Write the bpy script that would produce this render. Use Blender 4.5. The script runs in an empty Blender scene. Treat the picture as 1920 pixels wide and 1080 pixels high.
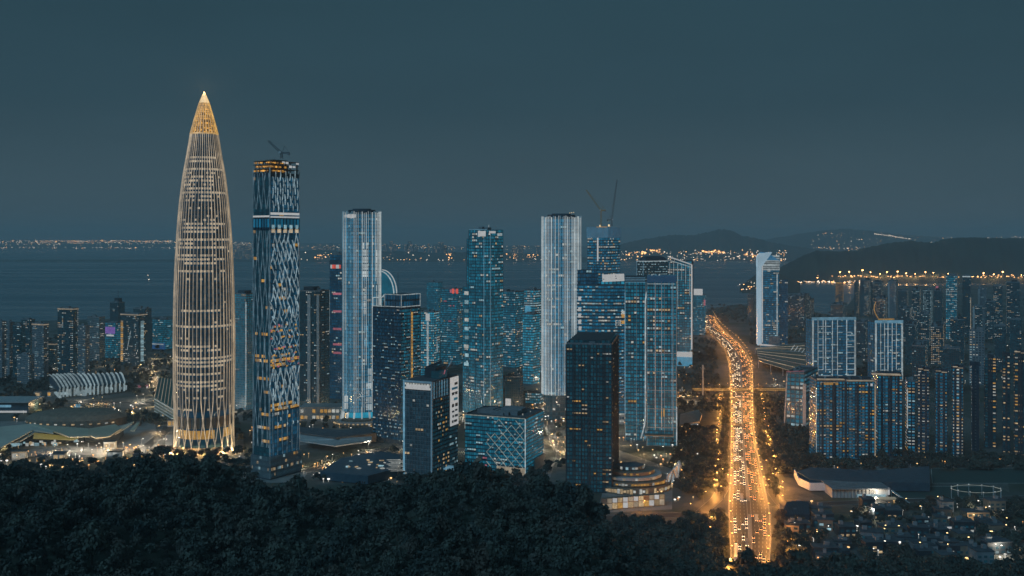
import bpy, bmesh, math, random
from mathutils import Vector, Matrix

# ------------------------------------------------------------------ camera, sky, light, exposure
SC = bpy.context.scene
COL = SC.collection
F, H, HY = 1844.0, 234.0, 445.0          # focal length in photo pixels, eye height, horizon row
cam_d = bpy.data.cameras.new('camera')
cam = bpy.data.objects.new('camera', cam_d)
COL.objects.link(cam)
cam.location = (0, 0, H)
cam.rotation_euler = (math.radians(90), 0, 0)
cam_d.sensor_width = 36
cam_d.lens = 36 * F / 1920
cam_d.shift_y = -(540 - HY) / 1920
cam_d.clip_start = 1
cam_d.clip_end = 90000
SC.camera = cam

world = bpy.data.worlds.new('World')
SC.world = world
world.use_nodes = True
wn, wl = world.node_tree.nodes, world.node_tree.links
bg = wn['Background']
sky = wn.new('ShaderNodeTexSky')
sky.sky_type = 'NISHITA'
sky.sun_disc = False
sky.sun_elevation = math.radians(4)
sky.sun_rotation = math.radians(200)
sky.altitude = 200
sky.air_density = 1.0
sky.dust_density = 2.0
geo = wn.new('ShaderNodeTexCoord')
sep = wn.new('ShaderNodeSeparateXYZ')
wl.new(geo.outputs['Generated'], sep.inputs[0])
ramp = wn.new('ShaderNodeValToRGB')
ramp.color_ramp.elements[0].position = 0.0
ramp.color_ramp.elements[0].color = (0.054, 0.096, 0.124, 1)
ramp.color_ramp.elements[1].position = 0.5
ramp.color_ramp.elements[1].color = (0.0165, 0.054, 0.072, 1)
e = ramp.color_ramp.elements.new(0.13)
e.color = (0.027, 0.066, 0.092, 1)
wl.new(sep.outputs['Z'], ramp.inputs[0])
mul = wn.new('ShaderNodeMix')
mul.data_type = 'RGBA'
mul.blend_type = 'ADD'
mul.inputs[0].default_value = 0.002
wl.new(ramp.outputs[0], mul.inputs[6])
wl.new(sky.outputs[0], mul.inputs[7])
nz = wn.new('ShaderNodeTexNoise')                    # thin uneven cloud
nz.inputs['Scale'].default_value = 2.2
nz.inputs['Detail'].default_value = 5
nz.inputs['Roughness'].default_value = .55
mpg = wn.new('ShaderNodeMapping')
mpg.inputs['Scale'].default_value = (1, 1, 3.5)
wl.new(geo.outputs['Generated'], mpg.inputs[0])
wl.new(mpg.outputs[0], nz.inputs['Vector'])
mr = wn.new('ShaderNodeMapRange')
mr.inputs[1].default_value, mr.inputs[2].default_value = .3, .7
mr.inputs[3].default_value, mr.inputs[4].default_value = .93, 1.07
wl.new(nz.outputs[0], mr.inputs[0])
cl = wn.new('ShaderNodeMix')
cl.data_type = 'RGBA'
cl.blend_type = 'MULTIPLY'
cl.inputs[0].default_value = 1
wl.new(mul.outputs[2], cl.inputs[6])
wl.new(mr.outputs[0], cl.inputs[7])
wl.new(cl.outputs[2], bg.inputs['Color'])
bg.inputs['Strength'].default_value = 0.88

sun_d = bpy.data.lights.new('sun', 'SUN')
sun_d.energy = 1.0
sun_d.angle = math.radians(25)
sun_d.color = (0.30, 0.68, 1.0)
sun = bpy.data.objects.new('sun', sun_d)
COL.objects.link(sun)
sun.rotation_euler = (math.radians(52), 0, math.radians(-38))

SC.view_settings.view_transform = 'Standard'
SC.view_settings.look = 'None'
SC.view_settings.gamma = 1
SC.view_settings.exposure = 0
SC.view_settings.use_curve_mapping = False
SC.render.engine = 'CYCLES'
SC.cycles.use_denoising = True
SC.cycles.max_bounces = 5
SC.cycles.diffuse_bounces = 2
SC.cycles.glossy_bounces = 3
SC.cycles.volume_bounces = 0
SC.cycles.sample_clamp_indirect = 2.0
SC.cycles.use_light_tree = True
world.cycles.sampling_method = 'MANUAL'
world.cycles.sample_map_resolution = 256

# ------------------------------------------------------------------ helpers
R = random.Random(11)
CAM = Vector((0, 0, H))
PI = math.pi


def at(px, py, Y):
    return Vector(((px - 960) / F * Y, Y, H - (py - HY) / F * Y))


def gy(py):
    return F * H / (py - HY)


def gp(px, py):
    Y = gy(py)
    return Vector(((px - 960) / F * Y, Y, 0))


def zpx(py, Y):
    return H - (py - HY) * Y / F


def nodes_of(name):
    m = bpy.data.materials.new(name)
    m.use_nodes = True
    return m, m.node_tree.nodes, m.node_tree.links


def rand_node(n, l):
    """one random value per mesh island plus one per object"""
    g = n.new('ShaderNodeNewGeometry')
    o = n.new('ShaderNodeObjectInfo')
    a = n.new('ShaderNodeMath'); a.operation = 'ADD'
    l.new(g.outputs['Random Per Island'], a.inputs[0]); l.new(o.outputs['Random'], a.inputs[1])
    f = n.new('ShaderNodeMath'); f.operation = 'FRACT'
    l.new(a.outputs[0], f.inputs[0])
    return f.outputs[0], g.outputs['Position']


def maprange(n, l, v, a, b, lo, hi):
    m = n.new('ShaderNodeMapRange')
    l.new(v, m.inputs[0])
    m.inputs[1].default_value, m.inputs[2].default_value = a, b
    m.inputs[3].default_value, m.inputs[4].default_value = lo, hi
    return m.outputs[0]


def noise(n, l, vec, scale, detail=3, rough=0.6):
    t = n.new('ShaderNodeTexNoise')
    t.inputs['Scale'].default_value = scale
    t.inputs['Detail'].default_value = detail
    t.inputs['Roughness'].default_value = rough
    if vec is not None:
        l.new(vec, t.inputs['Vector'])
    return t.outputs[0]


def matte(name, c, c2=None, rough=0.8, scale=0.2, metal=0.0, bump=0.0, rnd=0.0):
    """rough surface, two tones broken up by noise"""
    m, n, l = nodes_of(name)
    b = n['Principled BSDF']
    b.inputs['Roughness'].default_value = rough
    b.inputs['Metallic'].default_value = metal
    c2 = c2 or tuple(x * 0.6 for x in c)
    r, pos = rand_node(n, l)
    nz = noise(n, l, pos, scale, 5)
    f = maprange(n, l, nz, 0.35, 0.65, 0, 1)
    if rnd:
        s = n.new('ShaderNodeMath'); s.operation = 'MULTIPLY_ADD'
        l.new(r, s.inputs[0]); s.inputs[1].default_value = rnd; l.new(f, s.inputs[2])
        s2 = n.new('ShaderNodeMath'); s2.operation = 'SUBTRACT'; s2.use_clamp = True
        l.new(s.outputs[0], s2.inputs[0]); s2.inputs[1].default_value = rnd / 2
        f = s2.outputs[0]
    mx = n.new('ShaderNodeMix'); mx.data_type = 'RGBA'
    l.new(f, mx.inputs[0])
    mx.inputs[6].default_value = (*c, 1)
    mx.inputs[7].default_value = (*c2, 1)
    l.new(mx.outputs[2], b.inputs['Base Color'])
    if bump:
        bp = n.new('ShaderNodeBump'); bp.inputs['Strength'].default_value = bump
        l.new(nz, bp.inputs['Height']); l.new(bp.outputs[0], b.inputs['Normal'])
    return m


def glow(name, c, s=1.0, lo=0.5, hi=1.2, breakup=0.0, scale=0.5, base=0.05, rough=0.35, power=1.0):
    """lit thing: emission that varies from piece to piece, optionally patchy along itself"""
    m, n, l = nodes_of(name)
    b = n['Principled BSDF']
    b.inputs['Base Color'].default_value = (base, base, base, 1)
    b.inputs['Roughness'].default_value = rough
    b.inputs['Emission Color'].default_value = (*c, 1)
    r, pos = rand_node(n, l)
    if power != 1.0:
        p = n.new('ShaderNodeMath'); p.operation = 'POWER'
        l.new(r, p.inputs[0]); p.inputs[1].default_value = power
        r = p.outputs[0]
    v = maprange(n, l, r, 0, 1, lo * s, hi * s)
    if breakup:
        nz = noise(n, l, pos, scale, 3, 0.7)
        k = maprange(n, l, nz, 0.42, 0.62, 1 - breakup, 1)
        mm = n.new('ShaderNodeMath'); mm.operation = 'MULTIPLY'
        l.new(v, mm.inputs[0]); l.new(k, mm.inputs[1])
        v = mm.outputs[0]
    l.new(v, b.inputs['Emission Strength'])
    m.cycles.emission_sampling = 'NONE'
    return m


def pane(name, base, em, lo=0.5, hi=1.5, power=1.5, rough=0.12):
    """curtain wall glass: dark, glossy, each pane dimly lit from the rooms behind it"""
    m = glow(name, em, 1.0, lo, hi, 0.35, 0.04, 0.0, rough, power)
    m.node_tree.nodes['Principled BSDF'].inputs['Base Color'].default_value = (*base, 1)
    return m


M = {}
M['g_teal'] = pane('teal_glass', (.02, .06, .08), (.007, .115, .180))  # glow raised to stand in for teal haze between the towers
M['g_blue'] = pane('blue_glass', (.02, .06, .10), (.006, .106, .190))
M['g_cyan'] = pane('cyan_glass', (.03, .10, .13), (.014, .190, .290))  # extra glow put in for the lit haze around the central towers
M['g_navy'] = pane('navy_glass', (.01, .03, .06), (.004, .044, .085))
M['g_dark'] = pane('dark_glass', (.015, .03, .04), (.003, .027, .041))
M['g_slate'] = pane('slate_glass', (.02, .04, .055), (.004, .038, .056))
M['g_smoke'] = pane('smoke_glass', (.04, .05, .06), (.008, .026, .040))
M['w_teal'] = matte('teal_cladding', (.05, .10, .13), (.03, .06, .085), 0.5)
M['w_navy'] = matte('navy_cladding', (.035, .06, .085), (.02, .04, .06), 0.5)
M['w_dark'] = matte('dark_cladding', (.04, .05, .06), (.02, .03, .04), 0.6)
M['w_grey'] = matte('grey_concrete', (.24, .25, .26), (.15, .16, .17), 0.8)
M['w_pale'] = matte('pale_render', (.46, .46, .45), (.34, .34, .34), 0.8)
M['w_white'] = matte('white_metal', (.72, .73, .74), (.6, .62, .64), 0.45)
M['w_brown'] = matte('brown_stone', (.24, .19, .14), (.16, .12, .09), 0.8)
M['roof'] = matte('roof_felt', (.10, .11, .12), (.06, .07, .08), 0.9, 0.3)
M['steel'] = matte('painted_steel', (.22, .23, .24), (.14, .15, .16), 0.5, 1.0, 0.5)
M['crane_y'] = matte('crane_yellow_paint', (.55, .34, .06), (.4, .22, .04), 0.5, 1.0)
M['l_white'] = glow('white_window_light', (.52, .54, .50), 1.0, .45, 1.15, .45, .6)
M['l_cool'] = glow('cool_window_light', (.28, .46, .52), 1.0, .4, 1.3, .45, .6)
M['l_warm'] = glow('warm_window_light', (.60, .43, .23), 1.0, .4, 1.15, .45, .6)
M['l_amber'] = glow('amber_window_light', (.62, .33, .07), 1.0, .5, 1.15, .4, .6)
M['l_pink'] = glow('pink_band_light', (.42, .12, .16), 1.0, .6, 1.1, .3, .3)
M['l_red'] = glow('red_light', (.60, .08, .05), 1.0, .7, 1.1)
M['l_purple'] = glow('purple_screen_light', (.16, .09, .34), 1.0, .8, 1.1, .3, .2)
M['l_cyan'] = glow('cyan_light', (.06, .26, .40), 1.0, .7, 1.2, .3, .2)
M['l_sign'] = glow('white_sign_light', (.42, .43, .43), 1.0, .9, 1.1, .12, .3)
M['l_edge'] = glow('white_edge_light', (.42, .50, .52), 1.0, .65, 1.1, .45, .15)
M['l_edge_b'] = glow('blue_edge_light', (.13, .30, .42), 1.0, .7, 1.1, .4, .1)
M['l_rim'] = glow('warm_rim_light', (.38, .31, .22), 1.0, .55, 1.1, .4, .15)


class MB:
    """collects faces and links them as ONE mesh object"""
    def __init__(s):
        s.v, s.f = [], []

    def quad(s, *p):
        i = len(s.v)
        s.v.extend([tuple(q) for q in p])
        s.f.append(tuple(range(i, i + len(p))))

    def box(s, c, d, rz=0.0, mat=None):
        cx, cy, cz = c
        hx, hy, hz = d[0] / 2, d[1] / 2, d[2] / 2
        ca, sa = math.cos(rz), math.sin(rz)
        i = len(s.v)
        for x, y, z in ((-1, -1, -1), (1, -1, -1), (1, 1, -1), (-1, 1, -1), (-1, -1, 1), (1, -1, 1), (1, 1, 1), (-1, 1, 1)):
            p = Vector((x * hx, y * hy, z * hz))
            if mat is not None:
                p = mat @ p
            else:
                p = Vector((p.x * ca - p.y * sa, p.x * sa + p.y * ca, p.z))
            s.v.append((cx + p.x, cy + p.y, cz + p.z))
        for q in ((0, 3, 2, 1), (4, 5, 6, 7), (0, 1, 5, 4), (1, 2, 6, 5), (2, 3, 7, 6), (3, 0, 4, 7)):
            s.f.append(tuple(i + k for k in q))

    def prism(s, poly, z0, z1, top=True):
        n = len(poly)
        i = len(s.v)
        s.v += [(x, y, z0) for x, y in poly] + [(x, y, z1) for x, y in poly]
        for k in range(n):
            j = (k + 1) % n
            s.f.append((i + k, i + j, i + n + j, i + n + k))
        if top:
            s.f.append(tuple(range(i + n, i + 2 * n)))
            s.f.append(tuple(range(i + n - 1, i - 1, -1)))

    def loft(s, rings, cap=True, closed=True):
        i = len(s.v)
        n = len(rings[0])
        for r in rings:
            s.v += [tuple(p) for p in r]
        for a in range(len(rings) - 1):
            for k in range(n if closed else n - 1):
                j = (k + 1) % n
                s.f.append((i + a * n + k, i + a * n + j, i + (a + 1) * n + j, i + (a + 1) * n + k))
        if cap and closed:
            s.f.append(tuple(range(i + n - 1, i - 1, -1)))
            s.f.append(tuple(range(i + (len(rings) - 1) * n, i + len(rings) * n)))

    def tube(s, path, r, n=4, taper=None, up=None):
        rings = []
        for k, p in enumerate(path):
            p = Vector(p)
            a = Vector(path[max(k - 1, 0)]); b = Vector(path[min(k + 1, len(path) - 1)])
            t = (b - a).normalized()
            u = Vector((0, 0, 1)) if abs(t.z) < 0.9 else Vector((0, 1, 0))
            x = t.cross(u).normalized(); y = x.cross(t).normalized()
            rr = r if taper is None else r * (1 + (taper - 1) * k / (len(path) - 1))
            rings.append([p + (x * math.cos(2 * PI * q / n + PI / 4) + y * math.sin(2 * PI * q / n + PI / 4)) * rr for q in range(n)])
        s.loft(rings)

    def build(s, name, mat, parent=None, kind=None, smooth=False):
        if not s.f:
            return None
        me = bpy.data.meshes.new(name)
        me.from_pydata(s.v, [], s.f)
        me.materials.append(M[mat] if isinstance(mat, str) else mat)
        if smooth:
            me.polygons.foreach_set('use_smooth', [True] * len(me.polygons))
        me.update()
        o = bpy.data.objects.new(name, me)
        COL.objects.link(o)
        if parent:
            o.parent = parent
        if kind:
            o['kind'] = kind
        return o


def thing(name, label, cat, loc=(0, 0, 0), rz=0.0, group=None):
    o = bpy.data.objects.new(name, None)
    COL.objects.link(o)
    o.empty_display_size = 5
    o.location = loc
    o.rotation_euler = (0, 0, rz)
    o['label'] = label
    o['category'] = cat
    if group:
        o['group'] = group
    return o


def tag(o, label, cat, group=None):
    o['label'] = label
    o['category'] = cat
    if group:
        o['group'] = group
    return o


UB = {}


def ubox(name, mat, parent, c, d, rz=0.0, rot=None):
    """one box-shaped piece as an object of its own; alike pieces share mesh data"""
    k = (name, mat)
    if k not in UB:
        mb = MB(); mb.box((0, 0, 0), (1, 1, 1))
        me = bpy.data.meshes.new(name)
        me.from_pydata(mb.v, [], mb.f)
        me.materials.append(M[mat])
        UB[k] = me
    o = bpy.data.objects.new(name, UB[k])
    COL.objects.link(o)
    o.parent = parent
    o.location = c
    o.scale = d
    o.rotation_euler = rot if rot else (0, 0, rz)
    return o


def bar(name, mat, parent, a, b, w, t=None):
    """straight bar between two points as an object of its own"""
    a, b = Vector(a), Vector(b)
    d = b - a
    o = ubox(name, mat, parent, (a + b) / 2, (w, t or w, d.length))
    o.rotation_euler = d.to_track_quat('Z', 'Y').to_euler()
    return o


def rect(w, d, x=0, y=0):
    return [(x - w / 2, y - d / 2), (x + w / 2, y - d / 2), (x + w / 2, y + d / 2), (x - w / 2, y + d / 2)]


def rrect(w, d, r, n=4):
    out = []
    for cx, cy, a0 in ((w / 2 - r, -d / 2 + r, -90), (w / 2 - r, d / 2 - r, 0), (-w / 2 + r, d / 2 - r, 90), (-w / 2 + r, -d / 2 + r, 180)):
        for k in range(n + 1):
            a = math.radians(a0 + 90 * k / n)
            out.append((cx + r * math.cos(a), cy + r * math.sin(a)))
    return out


def px_box(xL, xM, xR, Y, a, d=None):
    """footprint seen from xL to xR with its near vertical edge at xM: centre, width, depth, turn"""
    a = math.radians(a)
    ca, sa = math.cos(a), math.sin(a)
    cx, cy = (xM - 960) / F * Y, Y
    u = (xL - 960) / F
    t = (cx - u * cy) / (ca + u * sa) if xM > xL else None
    u2 = (xR - 960) / F
    s = (u2 * cy - cx) / (sa - u2 * ca) if xR > xM and abs(sa - u2 * ca) > 1e-3 else None
    if t is None or t <= 0:
        t = d or 30
    if d is not None and (s is None or s <= 0 or s > 5 * t or xR == xM):
        s = d
    if s is None or s <= 0:
        s = d or t
    s = min(s, 90)
    x = cx - ca * t / 2 + sa * s / 2
    y = cy + sa * t / 2 + ca * s / 2
    return Vector((x, y, 0)), t, s, -a


class Bld:
    """one building: an Empty at its base, pieces gathered per part"""
    def __init__(s, name, label, loc, rz=0.0, cat='building', group=None):
        s.root = thing(name, label, cat, loc, rz, group)
        s.loc, s.rz = Vector(loc), rz
        s.mb = {}
        s.lit = []

    def part(s, name, mat):
        return s.mb.setdefault((name, mat), MB())

    def world(s, p):
        c, q = math.cos(s.rz), math.sin(s.rz)
        return Vector((s.loc.x + p[0] * c - p[1] * q, s.loc.y + p[0] * q + p[1] * c, s.loc.z + (p[2] if len(p) > 2 else 0)))

    def sees(s, p, n):
        c, q = math.cos(s.rz), math.sin(s.rz)
        nw = Vector((n[0] * c - n[1] * q, n[0] * q + n[1] * c, 0))
        d = s.world(p) - CAM
        d.z = 0
        return d.normalized().dot(nw) < 0.18

    def facade(s, p0, p1, z0, z1, st, litfn=None):
        fh, bw = st.get('fh', 4.2), st.get('bw', 3.2)
        p0, p1 = Vector(p0), Vector(p1)
        L = (p1 - p0).length
        if L < 0.5:
            return
        e = (p1 - p0) / L
        n = Vector((e.y, -e.x))
        mid = (p0 + p1) / 2
        if not s.sees((mid.x, mid.y, 0), n):
            return
        nb = max(1, round(L / bw)); nf = max(1, round((z1 - z0) / fh))
        bw, fh = L / nb, (z1 - z0) / nf
        mx, mz = st.get('mx', .12) * bw, st.get('mz', .22) * fh
        out = st.get('out', 0.06)
        rz = math.atan2(e.y, e.x)
        g = s.part('window_glass', st.get('glass', 'g_teal'))
        lits = st.get('lit', (('l_white', .55), ('l_cool', .35), ('l_warm', .1)))
        p = st.get('p', .06)
        pxs = F / max(s.loc.y, 1)
        colf = [R.choice((0, .15, .5, 1, 1.4, 2.6)) if st.get('cols') else 1 for _ in range(nb)]
        for j in range(nf):
            pf = p * (R.choice((0.3, 0.7, 1, 1, 2.2)) if st.get('rows', True) else 1)
            run = 0
            cur = None
            for i in range(nb):
                u0, u1 = i * bw + mx, (i + 1) * bw - mx
                za, zb = z0 + j * fh + mz, z0 + (j + 1) * fh - mz * .3
                k = None
                if litfn:
                    k = litfn((i + .5) / nb, (j + .5) / nf, i, j)
                if k is None:
                    if run > 0:
                        k = cur; run -= 1
                    elif R.random() < pf * colf[i]:
                        x = R.random()
                        for nm, w in lits:
                            x -= w
                            if x <= 0:
                                break
                        k = cur = nm
                        run = R.choice(st.get('runs', (0, 0, 0, 1, 1, 2)))
                if k is None or k == '':
                    if k is None or st.get('fill', True):
                        a = p0 + e * u0 + n * out; b = p0 + e * u1 + n * out
                        g.quad((a.x, a.y, za), (b.x, b.y, za), (b.x, b.y, zb), (a.x, a.y, zb))
                else:
                    sh = st.get('lh', .72)
                    zm = zb - (zb - za) * sh
                    c = p0 + e * (u0 + u1) / 2 + n * out
                    s.lit.append((k, (c.x, c.y, (zm + zb) / 2), (u1 - u0, .16, zb - zm), rz, (u1 - u0) * pxs, (zb - zm) * pxs))
        if st.get('slab'):
            for j in range(0, nf + 1, st['slab']):
                c = p0 + e * L / 2 + n * .12
                s.part('floor_band', st.get('band', 'w_teal')).box((c.x, c.y, z0 + j * fh), (L, .6, st.get('bandh', .5) * 1.5), rz)
        if st.get('mull'):
            for i in range(0, nb + 1, st['mull']):
                c = p0 + e * min(max(i * bw, .2), L - .2) + n * .18
                s.part('mullion', st.get('mullm', 'w_teal')).box((c.x, c.y, (z0 + z1) / 2), (st.get('mullw', .4), .7, z1 - z0), rz)

    def block(s, poly, z0, z1, st, litfn=None, wall=None, wallname='wall'):
        s.part(wallname, wall or st.get('wall', 'w_teal')).prism(poly, z0, z1)
        for k in range(len(poly)):
            s.facade(poly[k], poly[(k + 1) % len(poly)], z0, z1, st, litfn)

    def parapet(s, poly, z, h=1.6, mat='w_grey', t=.5, name='parapet'):
        mb = s.part(name, mat)
        for k in range(len(poly)):
            a, b = Vector(poly[k]), Vector(poly[(k + 1) % len(poly)])
            L = (b - a).length
            c = (a + b) / 2
            mb.box((c.x, c.y, z + h / 2), (L + t, t, h), math.atan2((b - a).y, (b - a).x))

    def plant(s, w, d, z, n=3):
        mb = s.part('roof_plant', 'w_grey')
        for _ in range(n):
            a, b, h = R.uniform(.12, .35) * w, R.uniform(.15, .4) * d, R.uniform(1.5, 5)
            x, y = R.uniform(-.3, .3) * w, R.uniform(-.3, .3) * d
            mb.box((x, y, z + h / 2), (a, b, h))

    def finish(s, single=6.2, limit=120, stuff=()):
        big = [q for q in s.lit if max(q[4], q[5]) >= single and min(q[4], q[5]) > 2.2]
        big.sort(key=lambda q: -q[4] * q[5])
        ids = set(id(q) for q in big[:limit])
        for q in s.lit:
            if id(q) in ids:
                ubox('lit_window', q[0], s.root, q[1], q[2], q[3])
            else:
                s.part('lit_windows', q[0]).box(q[1], q[2], q[3])
        for (nm, mt), mb in s.mb.items():
            many = nm in ('window_glass', 'lit_windows', 'floor_band', 'mullion', 'roof_plant') or nm in stuff
            mb.build(nm, mt, s.root, 'stuff' if many else None)
        return s.root


def tower(name, label, xL, xM, xR, ytop, Y, a, st, d=None, cat='skyscraper', crown=None, group=None, fin=True, limit=120):
    loc, w, dp, rz = px_box(xL, xM, xR, Y, a, d)
    z = zpx(ytop, Y)
    B = Bld(name, label, loc, rz, cat, group)
    B.w, B.d, B.z = w, dp, z
    B.block(rect(w, dp), 0, z, st)
    B.part('roof', 'roof').prism(rect(w - .6, dp - .6), z, z + .25)
    B.parapet(rect(w - .3, dp - .3), z, st.get('par', 1.6), st.get('parm', 'w_grey'))
    B.plant(w, dp, z + .2)
    if crown:
        ubox('roof_light', crown, B.root, (0, -dp / 2 - .3, z - .6), (w * .96, .4, 1.6))
    if fin:
        B.finish(limit=limit)
    return B

# ------------------------------------------------------------------ the setting
def terrain_mat(name, c1, c2, c3, s1=0.01, s2=0.12, bump=0.3):
    m, n, l = nodes_of(name)
    b = n['Principled BSDF']
    b.inputs['Roughness'].default_value = 0.9
    g = n.new('ShaderNodeNewGeometry')
    v = n.new('ShaderNodeTexVoronoi'); v.inputs['Scale'].default_value = s1 * 1.5
    l.new(g.outputs['Position'], v.inputs['Vector'])
    a = noise(n, l, g.outputs['Position'], s1, 6, .6)
    d = noise(n, l, g.outputs['Position'], s2, 5, .7)
    m1 = n.new('ShaderNodeMix'); m1.data_type = 'RGBA'
    l.new(maprange(n, l, a, .42, .58, 0, 1), m1.inputs[0])
    m1.inputs[6].default_value = (*c1, 1); m1.inputs[7].default_value = (*c2, 1)
    m2 = n.new('ShaderNodeMix'); m2.data_type = 'RGBA'
    k = n.new('ShaderNodeMath'); k.operation = 'MULTIPLY'
    l.new(maprange(n, l, v.outputs['Color'], .5, .7, 0, .8), k.inputs[0]); l.new(maprange(n, l, d, .4, .6, .3, 1), k.inputs[1])
    l.new(k.outputs[0], m2.inputs[0]); l.new(m1.outputs[2], m2.inputs[6]); m2.inputs[7].default_value = (*c3, 1)
    l.new(m2.outputs[2], b.inputs['Base Color'])
    bp = n.new('ShaderNodeBump'); bp.inputs['Strength'].default_value = bump; bp.inputs['Distance'].default_value = 3
    l.new(d, bp.inputs['Height']); l.new(bp.outputs[0], b.inputs['Normal'])
    return m


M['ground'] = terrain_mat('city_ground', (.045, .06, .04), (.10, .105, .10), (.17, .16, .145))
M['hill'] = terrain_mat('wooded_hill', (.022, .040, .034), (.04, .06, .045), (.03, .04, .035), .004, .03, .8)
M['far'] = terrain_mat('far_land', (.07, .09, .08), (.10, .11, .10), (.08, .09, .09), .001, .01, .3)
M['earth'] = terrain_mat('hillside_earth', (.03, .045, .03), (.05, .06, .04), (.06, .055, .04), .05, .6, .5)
M['plaza'] = matte('plaza_paving', (.30, .29, .27), (.20, .19, .185), .7, .08)
M['asphalt'] = matte('asphalt', (.06, .058, .056), (.042, .042, .042), .55, .06)
M['paint'] = matte('road_paint', (.75, .74, .70), (.5, .5, .47), .6, 1.5)
M['kerb'] = matte('kerb_stone', (.34, .33, .31), (.22, .22, .21), .8, .5)

m, n, l = nodes_of('sea_water')
b = n['Principled BSDF']
g2 = n.new('ShaderNodeNewGeometry')
mp2 = n.new('ShaderNodeMapping'); mp2.inputs['Scale'].default_value = (.12, 1, 1)
l.new(g2.outputs['Position'], mp2.inputs[0])
l.new(maprange(n, l, noise(n, l, mp2.outputs[0], .0035, 5, .6), .35, .65, .16, .5), b.inputs['Roughness'])
b.inputs['Base Color'].default_value = (.09, .18, .22, 1)
g = n.new('ShaderNodeNewGeometry')
mp = n.new('ShaderNodeMapping'); mp.inputs['Scale'].default_value = (.35, 1, 1)
l.new(g.outputs['Position'], mp.inputs[0])
a = noise(n, l, mp.outputs[0], .03, 6, .65)
bp = n.new('ShaderNodeBump'); bp.inputs['Strength'].default_value = .25; bp.inputs['Distance'].default_value = 1.5
l.new(a, bp.inputs['Height']); l.new(bp.outputs[0], b.inputs['Normal'])
M['water'] = m

sea = MB()
sea.quad((-26000, -400, -2.5), (26000, -400, -2.5), (26000, 26000, -2.5), (-26000, 26000, -2.5))
sea.build('sea', 'water', None, 'structure')

coast = [(-900, 616), (-300, 612), (0, 605), (90, 601), (200, 598), (330, 592), (420, 590), (560, 582), (700, 580), (860, 574),
         (1000, 576), (1130, 570), (1250, 572), (1318, 582), (1345, 577), (1380, 571), (1440, 572), (1500, 580), (1568, 592),
         (1590, 572), (1610, 546), (1640, 538), (1800, 534), (1960, 531), (2600, 528)]
land = MB()
pts = [gp(*c) for c in coast]
top = [Vector((p.x, p.y, 0)) for p in pts]
near = [Vector((p.x * 0.05 + (-900 if k == 0 else 0), 60, 0)) for k, p in enumerate(pts)]
for k in range(len(pts) - 1):
    a, b2 = top[k], top[k + 1]
    land.quad((a.x, 40, 0), (b2.x, 40, 0), b2, a)
    land.quad(a, b2, (b2.x, b2.y + 6, -3), (a.x, a.y + 6, -3))
land.build('city_ground', 'ground', None, 'structure')


def hill(name, prof, Yr, Yf, Yb, mat, nx=160, seed=3, rough=1.0, zb=-3.0):
    rr = random.Random(seed)
    mb = MB()
    x0, x1 = prof[0][0], prof[-1][0]
    rows = [(0, 0), (.12, .16), (.3, .40), (.5, .64), (.7, .84), (.86, .95), (1, 1)]
    jit = [rr.uniform(-1, 1) for _ in range(nx + 1)]
    rings = []
    for t, hfrac in rows + [(2, .55), (3, 0)]:
        ring = []
        for k in range(nx + 1):
            px = x0 + (x1 - x0) * k / nx
            py = interp(prof, px)
            z = zpx(py, Yr)
            Y = Yf + (Yr - Yf) * t if t <= 1 else Yr + (Yb - Yr) * (t - 1) / 2
            w = 1 + .10 * math.sin(px * .11 + t * 5) * math.sin(PI * min(t, 1)) + .05 * math.sin(px * .31 + t * 9) * math.sin(PI * min(t, 1))
            zz = zb + (z - zb) * hfrac * w
            if t > 0 and t < 3:
                zz += rough * (jit[k] + rr.uniform(-.6, .6))
            Yk = Y + (30 * math.sin(px * .05) + 20 * math.sin(px * .17)) * (1 if t < .5 else 0) * Yf / 5000
            ring.append(((px - 960) / F * Yk, Yk, zz))
        rings.append(ring)
    mb.loft(rings, cap=False, closed=False)
    return mb.build(name, mat, None, 'structure', True)


def interp(tab, x):
    if x <= tab[0][0]:
        return tab[0][1]
    for (a, b), (c, d) in zip(tab, tab[1:]):
        if x <= c:
            s = (x - a) / (c - a)
            return b + (d - b) * s
    return tab[-1][1]


hill('right_hill', [(1395, 531), (1440, 515), (1480, 492), (1505, 480), (1530, 470), (1565, 471), (1600, 471), (1640, 461), (1668, 455), (1710, 452),
              (1750, 455), (1778, 447), (1830, 445), (1880, 447), (1960, 446), (2100, 440), (2400, 450)], 5900, 5050, 7200, 'hill', 260, 3, 3.0)
hill('headland', [(1372, 545), (1388, 538), (1400, 528), (1412, 518), (1428, 508), (1460, 512), (1500, 530)], 4700, 4150, 5000, 'hill', 50, 8, 1.0)
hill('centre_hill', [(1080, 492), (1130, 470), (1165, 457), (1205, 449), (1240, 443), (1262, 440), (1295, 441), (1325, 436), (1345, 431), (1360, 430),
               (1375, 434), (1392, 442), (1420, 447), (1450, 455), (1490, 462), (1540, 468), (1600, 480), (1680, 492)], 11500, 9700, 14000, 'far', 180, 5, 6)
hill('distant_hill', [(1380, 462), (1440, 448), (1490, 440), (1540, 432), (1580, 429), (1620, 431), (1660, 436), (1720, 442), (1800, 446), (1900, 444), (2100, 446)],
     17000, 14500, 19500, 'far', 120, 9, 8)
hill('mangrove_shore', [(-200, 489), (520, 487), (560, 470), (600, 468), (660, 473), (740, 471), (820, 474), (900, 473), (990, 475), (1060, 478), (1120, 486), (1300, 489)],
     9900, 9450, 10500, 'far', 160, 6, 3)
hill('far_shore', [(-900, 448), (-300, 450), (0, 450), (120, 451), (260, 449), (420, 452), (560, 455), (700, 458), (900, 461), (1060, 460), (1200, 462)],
     21500, 19500, 24000, 'far', 160, 7, 10)

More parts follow.
